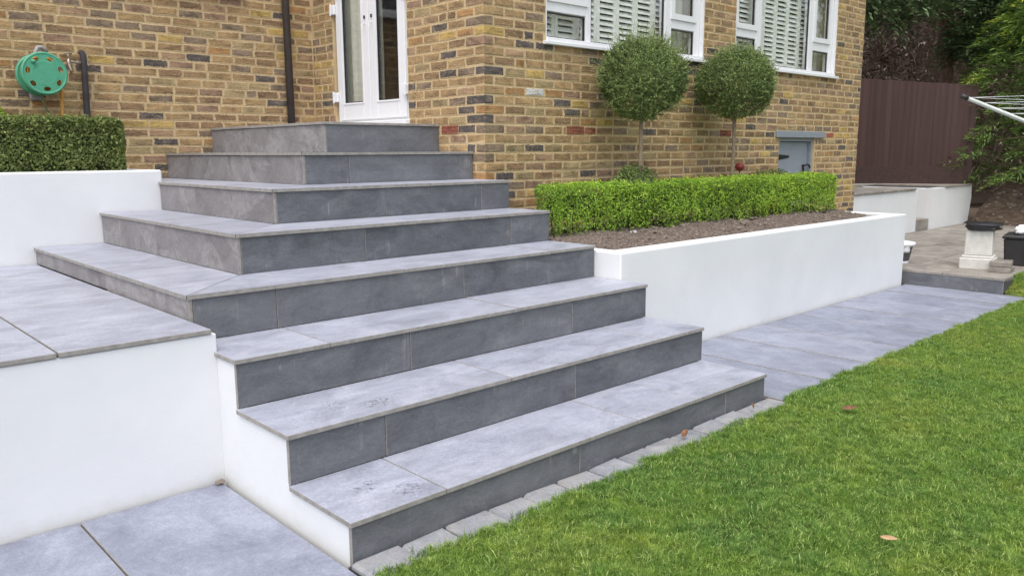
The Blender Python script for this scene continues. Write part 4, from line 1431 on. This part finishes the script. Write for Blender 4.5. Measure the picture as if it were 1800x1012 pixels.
s0, s1 = A0+nv*.42, B+nv*.42-dv*.12
obox('sleeper', s0, s1, .05, RZ-.02, 1.0, M['sleeper'], slp)
obox('sleeper', s0+dv*.05, s1, .048, 1.001, 1.15, M['sleeper'], slp)
obox('sleeper', s1-nv*.05+dv*.05, B+nv*.03-dv*.07, .05, RZ-.02, 1.148, M['sleeper'], slp)
obox('soil', s0-nv*.22, s1-nv*.22, .165, RZ-.02, 1.1, M['soil'], slp)

# stone pedestal with a black sheet on top
pd = empty('pedestal', (5.55, .62, PZ1), 'pale square stone pedestal with stepped foot on the patio', 'pedestal')
ang = R(12)
def rbox(name, cx, cy, hx, hy, z0, z1, mat, parent, a=ang, c=.01, taper=1.0):
    V, F = cbox(-hx, hx, -hy, hy, z0, z1, c)
    V = [(x*(taper if z > (z0+z1)/2 else 1), y*(taper if z > (z0+z1)/2 else 1), z) for x, y, z in V]
    V = [(cx+x*math.cos(a)-y*math.sin(a), cy+x*math.sin(a)+y*math.cos(a), z) for x, y, z in V]
    return MB().add(V, F).build(name, mat, parent)
rbox('foot', 5.55, .62, .17, .17, PZ1-.005, PZ1+.12, M['cast'], pd)
rbox('moulding', 5.55, .62, .155, .155, PZ1+.1205, PZ1+.145, M['cast'], pd)
rbox('shaft', 5.55, .62, .135, .135, PZ1+.1455, PZ1+.42, M['cast'], pd, taper=.95)
def crumple(name, cx, cy, hx, hy, z0, z1, mat, label, cat, seed, a=ang, parent=None):
    r_ = np.random.default_rng(seed)
    n_ = 22
    V, F = [], []
    for j in range(n_):
        th = math.pi*(j/(n_-1)-.5)
        for i in range(36):
            w = 2*math.pi*i/36
            e = .35
            def sg(v, e_): return math.copysign(abs(v)**e_, v)
            V.append((hx*sg(math.cos(th), e)*sg(math.cos(w), e), hy*sg(math.cos(th), e)*sg(math.sin(w), e), sg(math.sin(th), .6)))
    V = np.array(V)
    dsp = wob(V*np.array([1, 1, .05]), 22, seed)*.018+wob(V*np.array([1, 1, .12]), 55, seed+1)*.008
    V[:, :2] *= (1+dsp/max(hx, hy))[:, None]
    V[:, 2] = (z0+z1)/2+V[:, 2]*(z1-z0)/2+wob(V, 18, seed+2)*.01
    V = np.stack([cx+V[:, 0]*math.cos(a)-V[:, 1]*math.sin(a), cy+V[:, 0]*math.sin(a)+V[:, 1]*math.cos(a), V[:, 2]], 1)
    F = np.array([(j*36+i, j*36+(i+1) % 36, (j+1)*36+(i+1) % 36, (j+1)*36+i) for j in range(n_-1) for i in range(36)])
    o = arrays_mesh(name, V, F, mat, parent, smooth=True)
    if label: tagp(o, label, cat)
    return o
crumple('plastic_cover', 5.56, .6, .185, .165, PZ1+.415, PZ1+.505, M['bag'], 'crumpled black plastic sheet tied over the pedestal top', 'cover', 3)
for k, (x, y, z, l_, a) in enumerate(((5.40, .34, PZ1, .17, R(5)), (5.41, .35, PZ1+.058, .165, R(12)))):
    o = rbox('stone_block', x, y, l_*.75, .1, z+.001, z+.056, M['sandstone'], None, a, .006)
    tagp(o, ('lower' if k == 0 else 'upper')+' flat stone block stacked beside the pedestal foot', 'stone')
tb = empty('planting_tub', (6.25, .3, PZ1), 'square dark tub with yellow trim behind the pedestal', 'tub')
rbox('body', 6.25, .28, .25, .25, PZ1, PZ1+.3, M['tub'], tb, R(10), .01, 1.08)
rbox('rim', 6.25, .28, .285, .285, PZ1+.3005, PZ1+.335, M['tub'], tb, R(10), .008)
yl = MB()
for k in range(16):
    x = 5.98+random.uniform(-.01, .012); y = .1+.012*k
    yl.tube([(x, y, PZ1+.3), (x-.03, y+random.uniform(-.02, .02), PZ1+.22), (x-.02, y+random.uniform(-.04, .04), PZ1+.1+random.uniform(-.03, .04))], [.007, .008, .004], 5)
yl.build('yellow_fringe', M['yellow'], tb)
crumple('white_sack', 6.35, .3, .24, .2, PZ1+.337, PZ1+.42, M['cloth'], 'white cloth bundle lying on the dark tub', 'sack', 9)
lb = empty('laundry_basket', (5.32, 1.42, PZ1), 'grey round basket half hidden behind the end of the white planter', 'basket')
MB().lathe([(.13, .0), (.135, .02), (.14, .025), (.175, .2), (.18, .2), (.183, .235), (.172, .235), (.165, .2), (.12, .03), (.01, .03)], 32, at=(5.32, 1.42, PZ1)).build('body', M['basket_grey'], lb, True)
MB().lathe([(.181, .2), (.2, .215), (.202, .24), (.19, .245), (.175, .238)], 32, at=(5.32, 1.42, PZ1)).build('rim', M['cloth'], lb, True)
MB().lathe([(.133, .0), (.137, .0), (.143, .03), (.138, .032)], 32, at=(5.32, 1.42, PZ1+.001)).build('base_band', M['cloth'], lb, True)
crumple('laundry', 5.32, 1.42, .15, .15, PZ1+.12, PZ1+.25, M['cloth'], 'white washing heaped in the grey basket', 'laundry', 14)

# rotary clothes dryer standing on the lawn, out to the right
tip = np.array([1.574, -.420, 1.795])
fwh = np.array([math.sin(YAW), math.cos(YAW), 0.0])
hub = tip+rt*1.22-fwh*.12+np.array([0, 0, -.50])
ra = empty('rotary_dryer', (float(hub[0]), float(hub[1]), 0), 'rotary clothes dryer arm and lines reaching in from the picture edge', 'clothes dryer')
MB().tube([(hub[0], hub[1], -.1), (hub[0], hub[1], hub[2]+.4)], .022, 14).build('pole', M['alu'], ra, True)
MB().tube([hub-np.array([0, 0, .07]), hub+np.array([0, 0, .07])], .05, 14).build('hub', M['tub'], ra, True)
v0 = tip-hub
arms = []
for k in range(3):
    w = -k*math.pi*2/3
    vv = np.array([v0[0]*math.cos(w)-v0[1]*math.sin(w), v0[0]*math.sin(w)+v0[1]*math.cos(w), v0[2]])
    arms.append(vv)
    MB().tube([hub+vv*.02, hub+vv*.985], .0135, 8).build('arm', M['alu'], ra, True)
    MB().tube([hub+vv*.975, hub+vv*1.008], .0165, 10).build('end_cap', M['tub'], ra, True)
for q in (.955, .885, .815, .745, .675, .6):
    for k in range(3):
        a, c = hub+arms[k]*q+np.array([0, 0, .015]), hub+arms[(k+1) % 3]*q+np.array([0, 0, .015])
        MB().tube([a, (a+c)/2-np.array([0, 0, .008]), c], .0016, 5).build('line', M['line'], ra)

# ------------------------------------------------------------------ trees beyond the fence
def sprays(base, axis, ln, n_leaf, seed, leaf=.085, droop=.5, asp=.3):
    """flat drooping fans of scale-leaf twiglets. base (m,3), axis (m,3)"""
    r_ = np.random.default_rng(seed)
    m_ = len(base)
    t = np.tile(np.linspace(.12, 1, n_leaf), (m_, 1))
    ax_ = unit(axis)
    side = unit(np.cross(ax_, np.array([0, 0, 1.0]))+r_.normal(size=(m_, 3))*.25)
    L_ = np.asarray(ln).reshape(-1, 1)
    P = base[:, None]+ax_[:, None]*(t*L_)[..., None]-np.array([0, 0, 1.0])*((t**2)*L_*droop)[..., None]
    sg = np.where(np.arange(n_leaf) % 2, 1.0, -1.0)
    wid = (np.sin(t*2.6)*.5+.1)*L_*.55*r_.uniform(.5, 1.2, (m_, n_leaf))
    P = P+side[:, None]*(sg*wid)[..., None]+r_.normal(size=P.shape)*.012
    d = ax_[:, None]+side[:, None]*sg[None, :, None]*.8-np.array([0, 0, droop])*t[..., None]
    nr = np.cross(d, side[:, None]*sg[None, :, None]); nr[..., 2] = np.abs(nr[..., 2])+.25
    nr = nr+r_.normal(size=nr.shape)*.35
    V, F = leaves(P.reshape(-1, 3), unit(nr.reshape(-1, 3)), leaf*r_.uniform(.7, 1.3, m_*n_leaf), asp, d.reshape(-1, 3), .08)
    return V, F, t.ravel()

def conifer(cx, cy, z0, h, rad, label, seed, n=1700, mat='conifer_leaf', zlo=.3, bright=.0):
    o = empty('conifer', (cx, cy, z0), label, 'tree', 'conifers beyond the garden')
    r_ = np.random.default_rng(seed)
    w = r_.uniform(0, 6.283, n); zf = zlo/h+(1-zlo/h)*r_.random(n)**.9
    prof = rad*np.minimum(1, (zf*h+.9)/1.4)*(1-zf)**.55*(1+.18*np.sin(w*3+zf*9)+.12*np.sin(w*7-zf*21))
    rr = prof*(1-r_.exponential(.2, n).clip(0, .75))
    base = np.stack([cx+rr*np.cos(w), cy+rr*np.sin(w), z0+zf*h], 1)
    ax_ = np.stack([np.cos(w), np.sin(w), r_.uniform(-.1, .5, n)], 1)+r_.normal(size=(n, 3))*.3
    V, F, t = sprays(base, ax_, r_.uniform(.25, .5, n), 22, seed, .11, .5, .2)
    dep = np.repeat(rr/np.maximum(prof, .01), 22)
    tone = .25+.2*t+np.repeat(r_.normal(size=n)*.13, 22)+r_.normal(size=len(t))*.08+bright*np.repeat(np.clip((base[:, 2]-1.4)/2, 0, 1)*(r_.random(n) > .8), 22)  # bright: some upper sprays toned lighter, sunlight put into the leaf colour
    arrays_mesh('crown', V, F, M[mat], o, np.repeat(tone, 2))
    MB().tube([(cx, cy, z0-.4), (cx+.03, cy, z0+h*.4), (cx, cy, z0+h*.95)], [rad*.13, rad*.09, .02], 10).build('trunk', M['bark'], o, True)
    tw = MB()
    for k in range(40):
        a = r_.uniform(0, 6.283); zq = z0+r_.uniform(.15, .7)*h*.8
        q = rad*.85*(1-(zq-z0)/h)
        tw.tube([(cx, cy, zq), (cx+math.cos(a)*q*.5, cy+math.sin(a)*q*.5, zq+.12), (cx+math.cos(a)*q, cy+math.sin(a)*q, zq+.05)], [.025, .014, .005], 5)
    tb_ = tw.build('branches', M['twig'], o); tb_['kind'] = 'stuff'
    return o
conifer(12.75, 1.45, .55, 6.5, 1.75, 'feathery green conifer with sunlit yellow green painted into its tips above the soil bank', 61, 2600, bright=.45)
conifer(14.6, -.6, .5, 6.5, 1.6, 'dense conifer behind the clothes dryer lines at the picture edge', 62, 1800, bright=.3)

def bare_tree(x, y, h, r0, label, seed, canopy):
    o = empty('tall_conifer', (x, y, .5), label, 'tree', 'tall trees behind the fence')
    r_ = np.random.default_rng(seed)
    pts = [(x+.05*math.sin(k*1.3+seed), y+.05*math.cos(k*1.7), .4+h*k/7) for k in range(8)]
    mb = MB(); mb.tube(pts, [r0*(1-.085*k)*(1.15 if k == 0 else 1) for k in range(8)], 14)
    mb.build('trunk', M['bark'], o, True)
    tw = MB()
    for k in range(46):
        zq = r_.uniform(1.6, 5.2); a = r_.uniform(0, 6.283); ln = r_.uniform(.5, 1.5)
        d = np.array([math.cos(a), math.sin(a), r_.uniform(-.45, .1)])
        p = np.array([x, y, zq]); path = [p]
        for s in range(5):
            d = d+r_.normal(size=3)*.28+np.array([0, 0, -.06]); d /= np.linalg.norm(d)
            path.append(path[-1]+d*ln/5)
        tw.tube(path, [.014, .011, .008, .006, .004, .002], 5)
        for s in range(2, 5):
            e = d+r_.normal(size=3)*.7
            tw.tube([path[s], path[s]+e*ln*.12, path[s]+e*ln*.2+np.array([0, 0, -.05])], [.005, .004, .0015], 4)
    b_ = tw.build('dead_branches', M['twig'], o); b_['kind'] = 'stuff'
    n = 900
    c = np.array(canopy)
    w = r_.uniform(0, 6.283, n); rr = np.sqrt(r_.random(n))*c[3]
    base = np.stack([c[0]+rr*np.cos(w), c[1]+rr*np.sin(w), c[2]+r_.random(n)**1.6*3.2+.25*rr], 1)
    ax_ = np.stack([np.cos(w), np.sin(w), r_.uniform(-.2, .3, n)], 1)+r_.normal(size=(n, 3))*.4
    V, F, t = sprays(base, ax_, r_.uniform(.35, .65, n), 22, seed, .12, .45, .34)
    tone = .4+.25*t+np.repeat(r_.normal(size=n)*.12, 22)+r_.normal(size=len(t))*.08
    arrays_mesh('crown', V, F, M['conifer_dark'], o, np.repeat(tone, 2))
bare_tree(14.05, 4.2, 9, .2, 'tall dark trunk with hanging dead branches behind the fence', 71, (12.1, 4.75, 3.85, 1.15))
bare_tree(15.6, 4.35, 9, .25, 'broader shaded trunk just right of the tall dark trunk', 72, (14.2, 3.35, 3.3, .6))

# the dark wood further back, one mass
n = 60000
r_ = np.random.default_rng(5)
u = r_.random(n); dep = r_.random(n)**1.5*2.6
c0, c1 = np.array([12.0, 13.5]), np.array([26.0, -3.0])
dd = (c1-c0)/np.linalg.norm(c1-c0); nn = np.array([-dd[1], dd[0]])
if nn@(CAM[:2]-c0) > 0: nn = -nn
P2 = c0+(c1-c0)*u[:, None]+nn*dep[:, None]
P = np.stack([P2[:, 0], P2[:, 1], .3+r_.random(n)*8.2], 1)
fc = np.array([-.8, -.6, .2])
thin = r_.random(n) < .8
V, F = leaves(P, unit(fc+r_.normal(size=(n, 3))*.55), np.where(thin, .36, .11)*r_.uniform(.5, 1.3, n), 1.0,
              np.array([0, 0, 1.0])*.5+r_.normal(size=(n, 3)))
V = V.reshape(n, 4, 3); mid = (V[:, 1]+V[:, 3])/2; k_ = np.where(thin, .04, .55)[:, None]
V[:, 1] = mid+(V[:, 1]-mid)*k_; V[:, 3] = mid+(V[:, 3]-mid)*k_; V = V.reshape(-1, 3)
tone = np.repeat(.35+wob(P, 1.3, 9)*.18+r_.normal(size=n)*.16, 2)
# the thick heart of the wood behind the outer twig layer
gx, gz = 90, 36
gu, gv = np.meshgrid(np.linspace(-.1, 1.1, gx), np.linspace(-.05, 1, gz))
q2 = c0+(c1-c0)*gu.reshape(-1, 1)
G3 = np.stack([q2[:, 0], q2[:, 1], gv.ravel()*8.0], 1)
off_ = 2.3+wob(G3, 1.6, 3)*.5+wob(G3, 5, 4)*.3
G3[:, :2] += nn*off_[:, None]
G3[:, 2] += wob(G3, 2, 6)*.4*gv.ravel()
ii = (np.arange(gz-1)[:, None]*gx+np.arange(gx-1)[None]).ravel()
FG = np.concatenate([np.stack([ii, ii+1, ii+gx+1], 1), np.stack([ii, ii+gx+1, ii+gx], 1)])+len(V)
V = np.concatenate([V, G3]); F = np.concatenate([F, FG]); tone = np.concatenate([tone, .3+.2*r_.random(len(FG))])
o = arrays_mesh('woodland', V, F, M['wood_leaf'], None, tone)
tagp(o, 'dark brown mass of woodland behind the fence and conifers', 'woodland', kind='stuff')

# garden trees on the far side of the lawn, mirrored in the window glass
def garden_tree(x, y, h, rad, label, seed):
    o = empty('garden_tree', (x, y, 0), label, 'tree', 'garden trees mirrored in the windows')
    r_ = np.random.default_rng(seed)
    n = 6000
    d = unit(r_.normal(size=(n, 3)))
    rr = 1-r_.exponential(.15, n).clip(0, .7)
    P = d*rr[:, None]*np.array([rad, rad, h*.42])*(1+.2*wob(d, 4, seed)+.12*wob(d, 9, seed))[:, None]+np.array([x, y, h*.56])
    P[:, 2] = np.maximum(P[:, 2], .2)
    V, F = leaves(P, unit(d+r_.normal(size=P.shape)*.7), .2*r_.uniform(.6, 1.3, n), .6)
    arrays_mesh('crown', V, F, M['tree_leaf'], o, np.repeat(.5+r_.normal(size=n)*.2, 2))
    MB().tube([(x, y, -.1), (x+.1, y, h*.3), (x, y+.1, h*.7)], [.22, .17, .08], 10).build('trunk', M['bark'], o, True)
garden_tree(13.2, -7.6, 6.2, 2.4, 'broad sunlit tree mirrored in the nearer window', 81)
garden_tree(19, -6.2, 6.8, 2.6, 'taller sunlit tree mirrored in the far window', 82)
garden_tree(8.6, -9.6, 5.0, 2.1, 'small bushy tree across the lawn, mirrored at the window edge', 83)

# ------------------------------------------------------------------ grass blades on the lawn (instanced tufts)
def tuft(seed):
    r_ = random.Random(seed)
    mb = MB()
    for k in range(22):
        a, d = r_.uniform(0, 6.283), r_.uniform(0, .022)
        x, y = d*math.cos(a), d*math.sin(a)
        h = r_.uniform(.009, .024); w = r_.uniform(.0006, .0011)
        la = r_.uniform(0, 6.283); ln = r_.uniform(.3, 1.8)*h
        px, py = -math.sin(la)*w, math.cos(la)*w
        mx, my = x+math.cos(la)*ln*.35, y+math.sin(la)*ln*.35
        tx, ty = x+math.cos(la)*ln, y+math.sin(la)*ln
        mb.add([(x-px, y-py, -.004), (x+px, y+py, -.004), (mx+px*.8, my+py*.8, h*.6), (mx-px*.8, my-py*.8, h*.6), (tx, ty, h*r_.uniform(.85, 1))],
               [(0, 1, 2, 3), (3, 2, 4)], 1 if r_.random() < .1 else 0)
    me = bpy.data.meshes.new('tuft')
    me.from_pydata(mb.v, [], mb.f)
    me.materials.append(M['grass']); me.materials.append(M['straw'])
    me.polygons.foreach_set('material_index', mb.m)
    return bpy.data.objects.new('grass_tuft', me)
tc = bpy.data.collections.new('tufts')
for s in range(10):
    tc.objects.link(tuft(s))

gx0, gx1 = -2.86, 9.0
xs = np.arange(gx0, gx1, .05); V = []
for x in xs:
    e = -.135+.012*math.sin(x*9.1)+.009*math.sin(x*23.7+1)+.008*math.sin(x*51)
    if x > .04: e += .055+.012*math.sin(x*37)
    rise = .165*min(1, max(0, (x-4.86)/.3))
    if x > 4.86: e = .145
    for y in (e, -.6, -1.2, -1.8, -2.4, -3.0, -3.6):
        V.append((x, y, .004+.01*math.sin(x*1.3-(y+.13))*math.sin(-(y+.13)*1.7)+rise*math.exp((y-e)*.5)))
F = [(i*7+j, (i*7+j+1), (i+1)*7+j+1, (i+1)*7+j) for i in range(len(xs)-1) for j in range(6)]
gm = MB(); gm.add(V, F)
gr = gm.build('grass', M['lawn'])
tagp(gr, 'short mown grass blades covering the lawn', 'grass', kind='stuff')
ng = bpy.data.node_groups.new('grass_scatter', 'GeometryNodeTree')
ng.interface.new_socket('Geometry', in_out='INPUT', socket_type='NodeSocketGeometry')
ng.interface.new_socket('Geometry', in_out='OUTPUT', socket_type='NodeSocketGeometry')
N_ = ng.nodes; K = ng.links
gi, go = N_.new('NodeGroupInput'), N_.new('NodeGroupOutput')
dpn = N_.new('GeometryNodeDistributePointsOnFaces'); dpn.inputs['Density'].default_value = 3300
ci = N_.new('GeometryNodeCollectionInfo'); ci.inputs['Collection'].default_value = tc
ci.inputs['Separate Children'].default_value = True; ci.inputs['Reset Children'].default_value = True
iop = N_.new('GeometryNodeInstanceOnPoints'); iop.inputs['Pick Instance'].default_value = True
rv = N_.new('FunctionNodeRandomValue'); rv.data_type = 'FLOAT_VECTOR'
rv.inputs[0].default_value = (-.25, -.25, 0); rv.inputs[1].default_value = (.25, .25, 6.283)
rs = N_.new('FunctionNodeRandomValue'); rs.data_type = 'FLOAT'
rs.inputs[2].default_value = .75; rs.inputs[3].default_value = 1.3; rs.inputs['Seed'].default_value = 4
K.new(gi.outputs[0], dpn.inputs['Mesh']); K.new(dpn.outputs['Points'], iop.inputs['Points']); K.new(ci.outputs[0], iop.inputs['Instance'])
K.new(rv.outputs[0], iop.inputs['Rotation']); K.new(rs.outputs[1], iop.inputs['Scale']); K.new(iop.outputs[0], go.inputs[0])
md = gr.modifiers.new('scatter', 'NODES'); md.node_group = ng
